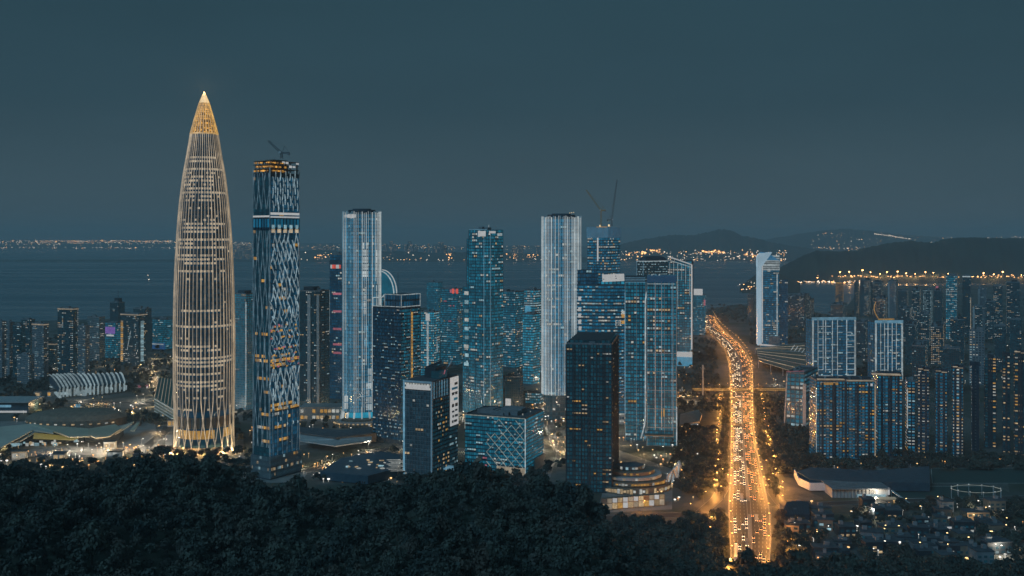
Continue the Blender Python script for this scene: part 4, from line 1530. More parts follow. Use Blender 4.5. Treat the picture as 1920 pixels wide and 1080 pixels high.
# swoop-topped tower on the right
def swoop():
    Y = 2050
    loc, w, d, rz = px_box(1428, 1461, 1478, Y, 10, 40)
    B = Bld('skyscraper', 'tower with a broad white lit frame folding over its top', loc, rz, 'skyscraper')
    rt = B.root
    z1 = zpx(507, Y); z2 = zpx(488, Y); z3 = zpx(474, Y)
    zb = zpx(648, Y)
    P = rect(w, d)
    def lf(u, v, i, j):
        if v < .20:
            return 'l_cool' if R.random() < .3 else None
        if .26 < v < .40 and j % 2:
            return 'l_white' if R.random() < .5 else None
        return None
    B.block(P, 0, z1, dict(glass='g_blue', wall='w_navy', fh=4.4, bw=3.0, p=.05, lit=(('l_warm', .4), ('l_white', .6)), mx=.1, rows=False), lf)
    # upper glowing storeys
    for k in range(7):
        ubox('lit_storey', 'l_edge', rt, (w * .04, -d / 2 - .4, z1 + 2 + k * 4.6), (w * .98, .6, 2.4 if k % 2 else 3.6))
    B.part('upper_wall', 'w_teal').prism(P, z1, z2 + 6)
    roof = MB()
    ringsA = []
    for k in range(9):
        t = k / 8
        x = -w / 2 + w * 1.06 * t
        zz = z2 + 2 + (z3 - z2) * math.cos((t - .15) * 1.5) 
        ringsA.append([(x, -d / 2 - 2, zz - 9 * t), (x, d / 2, zz - 9 * t), (x, d / 2, z2), (x, -d / 2 - 2, z2)])
    roof.loft(ringsA)
    roof.build('curved_roof', 'l_roofblue', rt)
    # the folded frame
    fr = MB()
    t = 8.5
    x = -w / 2 - t / 2
    fr.box((x, -d * .1, (zb + z2) / 2), (t, d * .9, z2 - zb))
    fr.build('frame_leg', 'l_frame', rt)
    top = MB()
    top.prism([(0, 0)] * 3, 0, 0, False) if False else None
    a = [(x - t / 2, z2 - 14), (x + t / 2, z2 - 14), (w * .10, z3 + 1), (-w / 2 - 2, z3 - 1), (x - t / 2, z3 - 8)]
    i = 0
    fy, by = -d / 2 - 3, d / 2
    top.loft([[(q, fy, z) for q, z in a], [(q, by, z) for q, z in a]])
    top.build('frame_fold', 'l_frame', rt)
    bar('edge_light', 'l_sign', rt, (-w / 2 + 1.5, -d / 2 - 1, zb + 6), (-w / 2 + 1.5, -d / 2 - 1, z1 + 10), 1.8)
    bar('edge_light', 'l_edge', rt, (w * .38, -d / 2 - 1, zpx(628, Y)), (w * .38, -d / 2 - 1, z1 - 8), 2.0)
    wing = rect(18, d * .7, w / 2 + 9, 2)
    B.block(wing, 0, zpx(525, Y), dict(glass='g_navy', fh=4.4, bw=3, p=.08, lit=(('l_white', .7), ('l_warm', .3))), wallname='side_wing')
    B.part('grey_base', 'w_grey').prism(rect(22, 10, w * .2, -d / 2 - 6), 0, zpx(630, Y))
    bar('tail_beam', 'l_sign', rt, (-w / 2 - 4, -d / 2 - 4, zb + 2), (w * .95, -d / 2 - 90, 14), 3.2)
    B.finish(limit=80)
    # sail-roofed hall in front
    t = thing('sail_roof_hall', 'fan shaped hall with thin pale ribs on its swooping roof, below the white framed tower', 'hall', gp(1455, 700))
    def S(px, py, h):
        p = gp(px, py)
        q = Vector((p.x, p.y, 0)) - t.location
        return Vector((q.x, q.y, h))
    sur = MB()
    A0, A1 = S(1418, 668, 14), S(1478, 712, 6)
    B0, B1 = S(1455, 690, 22), S(1515, 690, 10)
    grid = []
    for i in range(13):
        row = []
        for j in range(9):
            u, v = i / 12, j / 8
            p = S(1416 + 92 * u + 6 * v, 664 + 26 * v + 30 * u * v, 12 + 10 * u * (1 - v) + 6 * math.sin(v * PI))
            row.append(p)
        grid.append(row)
    sur.loft(grid, cap=False, closed=False)
    sur.build('roof_skin', 'w_brown', t)
    for j in range(9):
        mb = MB(); mb.tube([g[j] + Vector((0, 0, .7)) for g in grid], .5, 4); mb.build('roof_rib', 'l_rim' if j % 3 else 'w_pale', t)
    for i in range(0, 13, 3):
        bar('roof_post', 'w_pale', t, grid[i][8], Vector((grid[i][8].x, grid[i][8].y, 0)), .8)
        bar('roof_post', 'w_pale', t, grid[i][0], Vector((grid[i][0].x, grid[i][0].y, 0)), .8)
    for k in range(5):
        bar('mast_beam', 'l_edge', t, S(1470 + 6 * k, 690 + k * 3, 14), S(1490 + 6 * k, 672 + 3 * k, 26), .8)


M['l_frame'] = glow('white_frame_light', (.27, .40, .49), 1.0, .9, 1.1, .25, .01)
M['l_roofblue'] = glow('blue_roof_light', (.02, .14, .27), 1.0, .9, 1.1, .3, .02)
swoop()


# two blue framed blocks
def blue_frame(label, xL, xR, ytop, ybase, Y, cols, a=-6):
    loc, w, d, rz = px_box(xL, xR - 1, xR, Y, a, 28)
    B = Bld('office_tower', label, loc, rz, 'building')
    rt = B.root
    z1 = zpx(ytop, Y)
    B.block(rect(w, d), 0, z1 - 4, dict(glass='g_cyan2', wall='w_teal', fh=4.4, bw=3.4, p=.05, lit=(('l_cool', .7), ('l_white', .3)), mull=2, mullm='w_teal', rows=False))
    ubox('top_beam', 'l_edge_b', rt, (0, -d / 2 - .6, z1 - 2.6), (w + 3, 2, 4.6))
    y = -d / 2 - .8
    for x in (-w / 2, w / 2):
        ubox('frame_post', 'l_edge', rt, (x, y, z1 / 2 - 2), (2.2, 1.6, z1 - 6))
    for c in cols:
        zz = R.uniform(0, .25) * z1
        ubox('light_strip', 'l_edge', rt, (-w / 2 + c * w, y, (zz + z1 - 5) / 2), (.9, .8, z1 - 5 - zz))
        for j in range(9):
            if R.random() < .6:
                ubox('light_strip', 'l_edge', rt, (-w / 2 + c * w + w * .065, y, (j + 1) * z1 / 10.5), (w * .11, .7, .8))
    B.part('roof', 'roof').prism(rect(w - 1, d - 1), z1 - 4, z1 - 3.8)
    B.finish(limit=40)
    return B, w, d, z1


M['g_cyan2'] = pane('bright_blue_glass', (.03, .09, .13), (.006, .075, .145), .5, 1.4)
B, w, d, z1 = blue_frame('wider blue lit block with a white grid frame, right of the road', 1524, 1604, 594, 715, 1597, (.12, .24, .30, .46, .58, .80))
for k in range(8):
    ubox('ladder_rung', 'l_edge', B.root, (w * .40, -d / 2 - .8, z1 * (.1 + .088 * k)), (w * .17, .7, 1.0))
B, w, d, z1 = blue_frame('narrower blue lit block with a white grid frame and an orange hoop on its roof', 1642, 1692, 600, 705, 1597, (.18, .33, .46, .62, .78))
ubox('orange_rim', 'l_amber', B.root, (-w * .1, -d / 2, z1 + 1.5), (w * .6, 2, 2))
mb = MB(); mb.tube([(-w * .25 - 7 * math.sin(k * .25), 0, z1 + 2 + k * 2.6) for k in range(11)], .8, 5); mb.build('hoop', 'l_amber', B.root)

# arched-top tower behind the pale fin tower
def arch_top():
    Y = 1700
    loc, w, d, rz = px_box(708, 744, 746, Y, 8, 34)
    B = Bld('skyscraper', 'round shouldered tower with a white lit arch over its roof', loc, rz, 'skyscraper')
    z1 = zpx(550, Y); z2 = zpx(506, Y)
    B.block(rect(w, d), 0, z1, dict(glass='g_teal', wall='w_navy', fh=4.4, bw=3.2, p=.05, lit=(('l_cool', 1),)))
    prof = []
    for k in range(13):
        a = PI / 2 * k / 12
        prof.append((-w / 2 + 8 + (w - 8) * math.sin(a), z1 + (z2 - z1) * math.cos(a)))
    prof = [(-w / 2, z1), (-w / 2, z2 - 4)] + prof
    mb = MB()
    mb.loft([[(x, -d / 2, z) for x, z in prof], [(x, d / 2, z) for x, z in prof]])
    mb.build('arched_head', 'g_teal', B.root)
    for off in (0, 5):
        mb = MB(); mb.tube([(x - off, -d / 2 - .8, z - off * .4) for x, z in prof[2:]], 1.1, 4); mb.build('arch_light', 'l_sign' if not off else 'l_edge', B.root)
    B.finish(limit=20)


arch_top()
M['l_bluescreen'] = glow('blue_screen_light', (.01, .05, .14), 1.0, .9, 1.1, .3, .05)
M['l_far'] = glow('far_window_light', (.55, .38, .22), 1.0, .3, 1.3)

# ------------------------------------------------------------------ the other towers, one call each
RES = dict(glass='g_dark', wall='w_dark', fh=3.3, bw=3.0, p=.11, lit=(('l_white', .5), ('l_warm', .25), ('l_cool', .25)), lh=.5, rows=False, mx=.16, mz=.25, cols=True)
RESB = dict(RES, glass='g_navy', wall='w_navy', slab=1, band='w_navy', bandh=.3)
OFF = dict(glass='g_teal', wall='w_teal', fh=4.1, bw=3.2, p=.12, lit=(('l_cool', .5), ('l_white', .4), ('l_warm', .1)), slab=1, band='w_teal', bandh=.35)
PALE = dict(RES, wall='w_grey', glass='g_smoke', p=.18, slab=1, band='w_grey', bandh=.6, mx=.2)

# behind the big towers, left to right
B = tower('apartment_tower', 'grey slab tower with a white vertical line, just right of the tallest tower', 440, 461, 477, 552, 1330, 30, dict(PALE, p=.02, glass='g_teal'), fin=False)
bar('light_strip', 'l_edge', B.root, (B.w / 2 + .5, -B.d / 2 - .5, 6), (B.w / 2 + .5, -B.d / 2 - .5, B.z - 10), .9)
B.part('arched_cap', 'w_teal').prism(rect(B.w * .6, B.d * .8), B.z, B.z + 5)
B.finish(limit=30)
B = tower('apartment_tower', 'dark tower with two pale grey pilasters, right of the wavy net tower', 562, 600, 617, 547, 1290, 18, dict(RES, p=.10, mull=4, mullm='w_dark'), fin=False)
for u in (-.02, .42):
    ubox('pilaster', 'w_pale', B.root, (u * B.w, -B.d / 2 - .8, B.z / 2 - 2), (4.6 if u < 0 else 3.6, 1.6, B.z - 4))
ubox('rooftop_house', 'w_dark', B.root, (-B.w * .15, 0, B.z + 3), (B.w * .5, B.d * .6, 6))
B.finish(limit=60)
B = tower('office_tower', 'dark tower with red lit bands and a red and white sign', 618, 641, 648, 478, 1420, 20, dict(OFF, glass='g_navy', wall='w_navy', p=.05), d=30, fin=False)
for y in (551, 584, 617, 646, 662):
    ubox('red_band', 'l_pink', B.root, (B.w * .14, -B.d / 2 - .5, zpx(y, 1420)), (B.w * .68, .7, 3.0))
for (u, m, ww) in ((-.34, 'l_sign', .14), (-.2, 'l_red', .16), (-.04, 'l_red', .14), (.16, 'l_sign', .24), (.36, 'l_red', .12)):
    ubox('sign_panel', m, B.root, (u * B.w, -B.d / 2 - .5, zpx(500, 1420)), (ww * B.w, .7, 5.5))
ubox('roof_band', 'w_teal', B.root, (0, -B.d / 2 - .5, zpx(492, 1420)), (B.w, .6, 5))
ubox('side_rail', 'l_edge', B.root, (-B.w / 2, -B.d / 2 - .5, zpx(585, 1420)), (.7, .7, 62))
for y in (640, 668, 688):
    ubox('balcony_light', 'l_edge', B.root, (-B.w / 2 - 3, -B.d / 2, zpx(y, 1420)), (5, 2, 1.2))
B.finish(limit=50)
tower('skyscraper', 'faint blue tower in the haze, just left of the red signed tower', 800, 822, 830, 530, 2300, 25, dict(OFF, p=.01, glass='g_teal', slab=0))
B = tower('skyscraper', 'hazy dark tower with a small red roof sign, left of the stepped blue glass tower', 826, 858, 872, 543, 1800, 25, dict(OFF, p=.10, lit=(('l_cool', .7), ('l_warm', .2), ('l_pink', .1))), fin=False)
for k in range(4):
    ubox('sign_panel', 'l_red' if k % 2 else 'l_pink', B.root, (B.w * (.12 + .12 * k), -B.d / 2 - .5, B.z - 3), (4, .6, 6 + k % 2 * 3))
B.finish(limit=40)
B = tower('office_tower', 'cyan tower with lit edges and a white roof sign, right of the outlined crown', 783, 814, 824, 586, 1650, 20, dict(OFF, glass='g_cyan', p=.2, slab=1, band='w_teal'), fin=False)
ubox('sign_panel', 'l_sign', B.root, (B.w * .12, -B.d / 2 - .6, B.z - 8), (7, 1, 12))
ubox('light_strip', 'l_edge', B.root, (B.w * .12, -B.d / 2 - .6, B.z / 2 - 4), (3, 1, B.z - 22))
bar('light_strip', 'l_edge', B.root, (B.w / 2 + 1, 0, 40), (B.w / 2 - 2, 0, B.z - 18), 1.0)
B.finish(limit=30)
tower('office_tower', 'flat topped teal tower right behind the stepped blue glass tower', 940, 966, 984, 548, 1760, 32, dict(OFF, p=.14, rows=True), limit=50)
B = tower('office_tower', 'bright cyan tower with rows of lit floors, left of the striped tower', 983, 1003, 1018, 545, 1680, 30, dict(OFF, glass='g_cyan', p=.45, rows=True, lit=(('l_cool', .8), ('l_white', .2))), fin=False)
ubox('glow_panel', 'l_cyan', B.root, (-B.w * .15, -B.d / 2 - .5, B.z - 38), (B.w * .5, .6, 24))
B.finish(limit=50)
tower('office_tower', 'slim cyan tower with a tapering lower wing, in front of the bright cyan tower', 980, 999, 1012, 590, 1560, 30, dict(OFF, glass='g_cyan', p=.1))
B = tower('office_building', 'short black block standing between the stepped tower and the striped tower', 947, 975, 981, 708, 1330, 20, dict(RES, p=.01, glass='g_dark'), d=30, fin=False)
ubox('screen', 'l_sign', B.root, (-B.w * .28, -B.d / 2 - .6, 8), (B.w * .35, .8, 14))
B.finish()
tower('office_building', 'low lit block at the foot of the striped tower with the dark cap', 985, 1012, 1018, 738, 1380, 20, dict(OFF, p=.4, lit=(('l_cool', .6), ('l_white', .4))), d=24, cat='building')
B = tower('office_building', 'dim hazy building carrying a white billboard on its roof', 1299, 1322, 1330, 554, 2350, 15, dict(OFF, p=.08), d=40, fin=False)
ubox('billboard', 'l_sign', B.root, (-B.w * .06, -B.d / 2, B.z + 8), (B.w * .72, 2, 15))
ubox('billboard_post', 'steel', B.root, (-B.w * .2, -B.d / 2 + 2, B.z + 4), (1, 1, 9)); ubox('billboard_post', 'steel', B.root, (B.w * .1, -B.d / 2 + 2, B.z + 4), (1, 1, 9))
ubox('sign_panel', 'l_pink', B.root, (B.w * .46, -B.d / 2 - 1, B.z - 17), (4, 1, 14))
B.finish(limit=20)
tower('office_building', 'teal lit tower low between the curved tower and the joined glass pair', 1160, 1170, 1176, 640, 1300, 20, dict(OFF, p=.2), d=26, cat='building')

# left side, against the bay
g1 = 'towers on the left shore of the bay'
L = [(-12, 4, 12, 604, 1600, 30, PALE, 'narrow pale tower cut by the left edge of the picture'),
     (2, 18, 27, 606, 1660, 30, PALE, 'pale ribbed tower second from the left edge'),
     (24, 40, 48, 612, 1640, 30, RES, 'dark tower with a lit rim, third from the left edge'),
     (40, 56, 66, 600, 1760, 30, RES, 'tall dark tower with a stepped roof near the left edge'),
     (60, 82, 91, 608, 1620, 25, PALE, 'ribbed grey tower with a lit roof rim, left of the low lit block'),
     (32, 55, 64, 667, 1570, 25, PALE, 'short pale ribbed block in front of the left towers'),
     (91, 103, 108, 645, 1800, 20, RES, 'low block with a bright roof between two left towers'),
     (108, 137, 147, 579, 1600, 20, dict(RES, p=.24), 'dark tower with a warm lit roof line, tallest at the far left'),
     (146, 160, 168, 612, 1590, 30, PALE, 'plain grey slab leaning on the dark tower with the warm roof line'),
     (164, 186, 197, 596, 1850, 25, dict(RES, wall='w_grey'), 'broad dim tower left of the purple sign'),
     (196, 218, 226, 606, 1900, 20, OFF, 'tower with a purple screen at its top'),
     (206, 222, 234, 568, 2150, 30, dict(RES, p=.04), 'dark tower with a rooftop mast behind the purple sign'),
     (226, 260, 276, 590, 1780, 25, dict(RES, p=.2), 'wide tower with a white roof rim and a warm lit corner'),
     (250, 272, 284, 580, 2000, 30, dict(RES, p=.05), 'dark block behind the white rimmed tower'),
     (286, 310, 326, 600, 2050, 25, dict(OFF, p=.06), 'blue tinted block just left of the tallest tower'),
     (272, 284, 290, 604, 2250, 25, RES, 'small dark tower left of the blue tinted block'),
     (310, 326, 334, 612, 2350, 25, RES, 'dim tower touching the left side of the tallest tower')]
for (a, b2, c, yt, Y, ang, s, lab) in L:
    B = tower('apartment_tower', lab, a, b2, c, yt, Y, ang, s, group=g1, fin=False, cat='tower')
    w, d, z1 = B.w, B.d, B.z
    if 'roof' in lab and 'lit' in lab or 'white roof rim' in lab or 'bright roof' in lab:
        ubox('roof_light', 'l_rim', B.root, (0, -d / 2 - .5, z1 - .8), (w, .7, 2.0))
        ubox('roof_light', 'l_rim', B.root, (w / 2 + .5, 0, z1 - .8), (.7, d, 1.6))
    if 'purple screen' in lab:
        ubox('screen', 'l_purple', B.root, (0, -d / 2 - .8, z1 - 14), (w * .8, 1, 13))
        ubox('screen_base', 'l_sign', B.root, (0, -d / 2 - .8, z1 - 24), (w * .6, 1, 3))
    if 'mast' in lab:
        bar('mast', 'steel', B.root, (w * .1, 0, z1), (w * .1, 0, z1 + 28), .8)
        ubox('roof_house', 'w_dark', B.root, (w * .1, 0, z1 + 5), (w * .5, d * .5, 10))
    if 'warm lit corner' in lab:
        for j in range(22):
            ubox('lit_window', 'l_amber' if j % 3 else 'l_warm', B.root, (-w * .42, -d / 2 - .3, 8 + j * (z1 - 18) / 22), (5.5, .4, 2.6))
        bar('light_strip', 'l_edge', B.root, (-w * .12, -d / 2 - .6, 30), (w * .08, -d / 2 - .6, z1 - 30), .7)
        for j in range(26):
            ubox('lit_window', 'l_cool', B.root, (w / 2 + .3, -d * .1, 10 + j * (z1 - 20) / 26), (.4, 7, 2.2))
    if 'blue tinted' in lab:
        ubox('blue_screen', 'l_bluescreen', B.root, (0, -d / 2 - .6, zpx(655, Y)), (w * .98, 1, 26)) if 'l_bluescreen' in M else None
        ubox('roof_light', 'l_edge', B.root, (-w * .05, -d / 2 - .7, zpx(646, Y)), (w * .9, 1, 2.5))
    if 'warm roof line' in lab and 'tallest' in lab:
        ubox('roof_light', 'l_amber', B.root, (-w * .15, -d / 2 - .5, z1 - 4), (w * .4, .7, 4))
    B.finish(limit=40)

# right side residential blocks in front
def rblock(label, a, b2, c, yt, Y, ang, s, rim=None, group='residential blocks at the right', limit=120, fins=0, d=None):
    B = tower('apartment_block', label, a, b2, c, yt, Y, ang, s, group=group, fin=False, cat='apartment block', d=d)
    w, d, z1 = B.w, B.d, B.z
    # stair cores step forward from the face and rise above the roof
    for k in range(fins):
        u = -w / 2 + w * (k + .5) / fins
        ubox('stair_core', s['wall'], B.root, (u, -d / 2 - .9, z1 / 2), (2.2, 1.8, z1 - R.uniform(0, 3)))
        ubox('roof_house', s['wall'], B.root, (u, -d * .2, z1 + 2), (R.uniform(6, 9), 8, 4))
    bal = B.part('balcony', 'w_grey')
    for k in range(max(1, fins)):
        u = -w / 2 + w * (k + .95) / max(1, fins)
        if u > w / 2 - 3:
            continue
        for j in range(1, int(z1 / 3.3)):
            bal.box((u, -d / 2 - .7, j * 3.3), (4.2, 1.4, .9))
    for k in range(2):
        ubox('roof_tank', 'w_pale', B.root, (w * R.uniform(-.4, .4), d * R.uniform(-.1, .3), z1 + 1.6), (3.2, 3, 3))
    if rim:
        for k in range(2):
            u0 = -w / 2 + k * w / 2
            ubox('roof_slab', rim, B.root, (u0 + w / 4, -d / 2 + 1, z1 + 2.2 - k * 1.1), (w / 2 * .92, 5, .9))
    B.finish(limit=limit, stuff=('balcony',))
    return B


RN = dict(RES, glass='g_blue', wall='w_navy', bw=3.4, lit=(('l_warm', .3), ('l_amber', .12), ('l_white', .38), ('l_cool', .2)), p=.22, lh=.62, slab=1, band='w_navy', bandh=.3)
B = rblock('broad block with orange lit windows and a white edged right corner, nearest the road', 1531, 1640, 1646, 716, 1035, 3, dict(RN, p=.14, glass='g_blue', lit=(('l_warm', .35), ('l_amber', .45), ('l_white', .2))), 'l_rim', d=30, fins=5)
w, d, z1 = B.w, B.d, B.z
bar('edge_light', 'l_rim', B.root, (w / 2 + .3, -d / 2 - .6, 4), (w / 2 + .3, -d / 2 - .6, z1 - 3), .9)
bar('edge_light', 'l_edge', B.root, (-w / 2 - .3, -d / 2 - .6, 2), (-w / 2 - .3, -d / 2 - .6, z1 - 8), .5)
ubox('roof_light', 'l_amber', B.root, (-w * .28, -d / 2 - .5, z1 - 2.2), (w * .3, .6, 2.6))
ubox('roof_glow', 'l_sign', B.root, (w * .42, -d / 2 - .7, z1 - 3), (5, .8, 2.6))
B = rblock('block with a white canopy on its roof, second from the road', 1646, 1692, 1702, 706, 1050, 10, dict(RN, p=.22), None, d=26, fins=3)
ubox('roof_canopy', 'l_rim', B.root, (-4, -B.d / 2, B.z + 2), (B.w * 1.15, 9, 1.0))
B = rblock('slim block with a white vertical edge, left of the long row', 1702, 1716, 1722, 716, 1070, 15, dict(RN, p=.35), None, d=22)
bar('edge_light', 'l_edge', B.root, (-B.w / 2 - .4, -B.d / 2 - .5, 26), (-B.w / 2 - .4, -B.d / 2 - .5, B.z - 8), .9)
for i, (a, b2, c, yt, Y) in enumerate(((1721, 1742, 1754, 696, 1060), (1754, 1776, 1787, 700, 1045), (1786, 1806, 1824, 692, 1040), (1822, 1836, 1852, 686, 1075))):
    rblock(('first', 'second', 'third', 'last')[i] + ' block of the long row with lit rooms, counted from the road side', a, b2, c, yt, Y, 22, dict(RN, p=.32, glass='g_blue' if i in (1, 2) else 'g_navy'), 'l_rim', fins=2)
for i, (a, b2, c, yt, Y) in enumerate(((1846, 1868, 1882, 672, 1090), (1880, 1894, 1906, 668, 1060), (1902, 1925, 1945, 664, 1030))):
    rblock(('dark block with one bright column of rooms, left of the right edge blocks', 'narrow dark block second from the right edge', 'tall dark block cut by the right edge, yellow rooms in a column')[i],
           a, b2, c, yt, Y, 25, dict(RN, p=.26, lit=(('l_warm', .6), ('l_amber', .3), ('l_white', .1)), glass='g_dark', wall='w_dark'), 'l_rim' if i else None, fins=1)
B = rblock('low glass office with a tilted grey end wall, right of the road', 1474, 1508, 1533, 702, 1180, 30, dict(OFF, p=.16, glass='g_teal', bw=5, fh=5, mull=1, mullm='w_teal'), None, group='blocks by the road')
ubox('end_wall', 'w_pale', B.root, (B.w / 2 + .5, -B.d / 2 - 1, B.z * .42), (4, 1.4, B.z * .84))
ubox('end_wall', 'w_pale', B.root, (-B.w / 2 - .5, -B.d / 2, B.z * .5), (1.6, 2, B.z), 0, (0, math.radians(3), 0))
bar('roof_tube', 'l_pink', B.root, (-B.w / 2, -B.d / 2, B.z + 2), (B.w * .5, -B.d / 2, B.z + 4), .6)

# right side background city, between the long row and the hill
g2 = 'city towers below the dark hill'
RB = [(1404, 1414, 1421, 553, 2700, 20, RES, 'dim tower against the water, left of the white framed tower'),
      (1478, 1492, 1500, 556, 2600, 25, RES, 'left of three dark apartment towers behind the white framed tower'),
      (1494, 1508, 1516, 554, 2550, 25, RES, 'middle of three dark apartment towers behind the white framed tower'),
      (1510, 1519, 1524, 562, 2650, 25, RES, 'right of three dark apartment towers behind the white framed tower'),
      (1569, 1580, 1585, 531, 2900, 20, dict(RES, lit=(('l_amber', .7), ('l_warm', .3)), p=.5), 'slim tower all lit in warm gold, standing alone before the water'),
      (1604, 1610, 1615, 531, 2950, 20, dict(RES, lit=(('l_warm', 1),), p=.3), 'very slim tower with a lit right edge, beside the gold tower'),
      (1615, 1629, 1637, 526, 2900, 25, dict(RES, p=.22), 'dotted tower third from the left below the hill'),
      (1636, 1652, 1668, 530, 2950, 25, RES, 'tower with a pale stepped corner below the hill'),
      (1667, 1680, 1690, 528, 2850, 25, dict(PALE, p=.12), 'grey tower with a pale side, left of the dotted pair'),
      (1686, 1700, 1712, 546, 2600, 25, dict(RES, p=.1), 'lower dark tower left of the dotted pair'),
      (1712, 1724, 1734, 544, 2450, 25, dict(RES, p=.25), 'left tower of the dotted pair in the middle of the right city'),
      (1733, 1746, 1755, 545, 2430, 25, dict(RES, p=.32, lit=(('l_cool', 1),)), 'right tower of the dotted pair, bluish'),
      (1754, 1766, 1775, 546, 2400, 25, dict(RES, p=.04), 'black tower with a lit red roof house, right of the dotted pair'),
      (1776, 1794, 1808, 518, 2250, 25, dict(OFF, p=.32, lit=(('l_cool', .8), ('l_white', .2))), 'tall bluish tower with many lit floors, highest of the right city'),
      (1807, 1820, 1828, 518, 2300, 25, dict(RES, p=.08), 'dark tower with a white roof edge, joined to the tall bluish tower'),
      (1836, 1850, 1858, 541, 2350, 25, dict(PALE, p=.05), 'grey tower with one pale side, right of the tall bluish tower'),
      (1865, 1880, 1892, 537, 2400, 25, dict(RES, p=.12), 'dim tower second from the right edge below the hill'),
      (1890, 1912, 1930, 530, 2300, 25, dict(RES, p=.14), 'broad dim tower at the right edge below the hill'),
      (1700, 1716, 1724, 610, 1800, 25, dict(RES, p=.08), 'plain dark block right of the narrow blue lit block'),
      (1748, 1768, 1775, 614, 1800, 25, dict(RES, p=.35, lit=(('l_warm', .7), ('l_white', .3))), 'block with warm lit rooms above the bright forecourt'),
      (1784, 1808, 1818, 600, 1850, 25, dict(RES, p=.10), 'dark square block above the long row'),
      (1820, 1846, 1866, 622, 1560, 25, dict(PALE, p=.3, bw=4, fh=4), 'pale gridded block with open balconies, above the right edge blocks'),
      (1868, 1886, 1898, 612, 1700, 25, dict(RES, p=.06), 'dark block right of the pale gridded block'),
      (1896, 1915, 1932, 600, 1800, 25, dict(RES, p=.08), 'dark block at the right edge above the lit roofs'),
      (1606, 1622, 1638, 606, 1900, 25, dict(RES, p=.12), 'dim block between the two blue lit blocks'),
      (1640, 1660, 1672, 560, 2350, 25, dict(RES, p=.14), 'dark tower behind the narrow blue lit block'),
      (1560, 1580, 1600, 572, 2350, 25, dict(RES, p=.1), 'dim low tower behind the wider blue lit block'),
      (1712, 1735, 1748, 650, 1500, 25, dict(RES, p=.10), 'low dark block behind the long row, left'),
      (1770, 1800, 1820, 655, 1450, 25, dict(RES, p=.12), 'low dark block behind the long row, middle'),
      (1690, 1706, 1714, 580, 2100, 25, dict(RES, p=.2), 'middle height dotted block right of the hoop'),
      (1726, 1742, 1752, 590, 2050, 25, dict(RES, p=.16), 'middle height block in front of the dotted pair'),
      (1826, 1842, 1850, 575, 2150, 25, dict(RES, p=.14), 'middle height dim block in front of the grey tower with the pale side'),
      (1850, 1866, 1876, 566, 2250, 25, dict(RES, p=.16), 'middle height dotted block left of the right edge towers')]
for (a, b2, c, yt, Y, ang, s, lab) in RB:
    a, c = a - 2.5, c + 2.5
    B = tower('city_tower', lab, a, b2, c, yt, Y, ang, s, group=g2, fin=False, cat='tower')
    w, d, z1 = B.w, B.d, B.z
    if 'gold' in lab and 'alone' in lab:
        ubox('roof_light', 'l_amber', B.root, (0, -d / 2, z1 + 1), (w * .8, 2, 2))
    if 'red roof house' in lab:
        ubox('roof_house', 'l_redhouse', B.root, (-w * .1, 0, z1 + 6), (w * .35, d * .4, 12)) if 'l_redhouse' in M else ubox('roof_house', 'l_pink', B.root, (-w * .2, 0, z1 + 5), (w * .3, d * .3, 9))
    if 'white roof edge' in lab:
        ubox('roof_light', 'l_edge', B.root, (0, -d / 2 - .5, z1 - 1), (w, .8, 2.5))
        bar('light_strip', 'l_rim', B.root, (w / 2, -d / 2 - .5, 8), (w / 2, -d / 2 - .5, z1 - 50), 1.2)
    if 'pale side' in lab:
        ubox('side_wall', 'w_pale', B.root, (-w * .38, -d / 2 - .5, z1 / 2), (w * .2, .8, z1 - 3))
    if R.random() < .4:
        ubox('roof_house', s['wall'], B.root, (R.uniform(-.2, .2) * w, 0, z1 + 3), (w * .4, d * .4, 6))
    B.finish(limit=24)

# apartment towers across the water, a few pixels each
g3 = 'tower blocks across the bay'
rr = random.Random(5)
for k in range(58):
    px = rr.choice((rr.uniform(715, 850), rr.uniform(715, 850), rr.uniform(570, 640), rr.uniform(950, 1010), rr.uniform(440, 475)))
    Y = rr.uniform(10300, 11800)
    top = rr.uniform(452, 468) if 720 < px < 835 else rr.uniform(458, 472)
    w = rr.uniform(22, 48)
    loc = Vector(((px - 960) / F * Y, Y, 0))
    z1 = zpx(top, Y)
    B = Bld('distant_tower', 'small hazy tower block with specks of light on the far side of the bay', loc, rr.uniform(-.5, .5), 'tower', g3)
    B.part('wall', 'w_grey').prism(rect(w, 25), 0, z1)
    lw = B.part('lit_windows', 'l_far')
    for q in range(int(z1 / 9)):
        for i in range(3):
            if rr.random() < .20:
                lw.box((-w / 2 + w * (i + .5) / 3, -12.7, 8 + q * 9), (w / 4, .5, 5))
    if rr.random() < .5:
        lw.box((0, -12.8, z1 - 2), (w * .9, 1, 4))
    B.finish()
M['w_green'] = matte('green_glass_roof', (.05, .13, .11), (.03, .08, .07), .4)
M['w_tan'] = matte('tan_roof', (.58, .54, .45), (.50, .46, .38), .7, .05)
M['w_tan2'] = matte('dull_tan_roof', (.52, .46, .34), (.44, .39, .29), .7, .05)
M['l_yellow'] = glow('yellow_lit_roof', (.17, .14, .035), 1.0, .9, 1.1, .3, .05)
M['l_stripe'] = glow('white_stripe_light', (.24, .33, .36), 1.0, .6, 1.15, .4, .1)
M['l_cream'] = glow('cream_porch_light', (.15, .14, .10), 1.0, .9, 1.1)
M['pitch'] = matte('pitch_turf', (.03, .075, .065), (.025, .06, .055), .9, .1)

# ------------------------------------------------------------------ low halls
def hall_at(px, py, label, name='hall', cat='hall'):
    t = thing(name, label, cat, gp(px, py))
    def S(qx, qy, h):
        """photo pixel of a point at height h"""
        Y = F * (H - h) / (qy - HY)
        return Vector(((qx - 960) / F * Y, Y, h)) - t.location
    return t, S


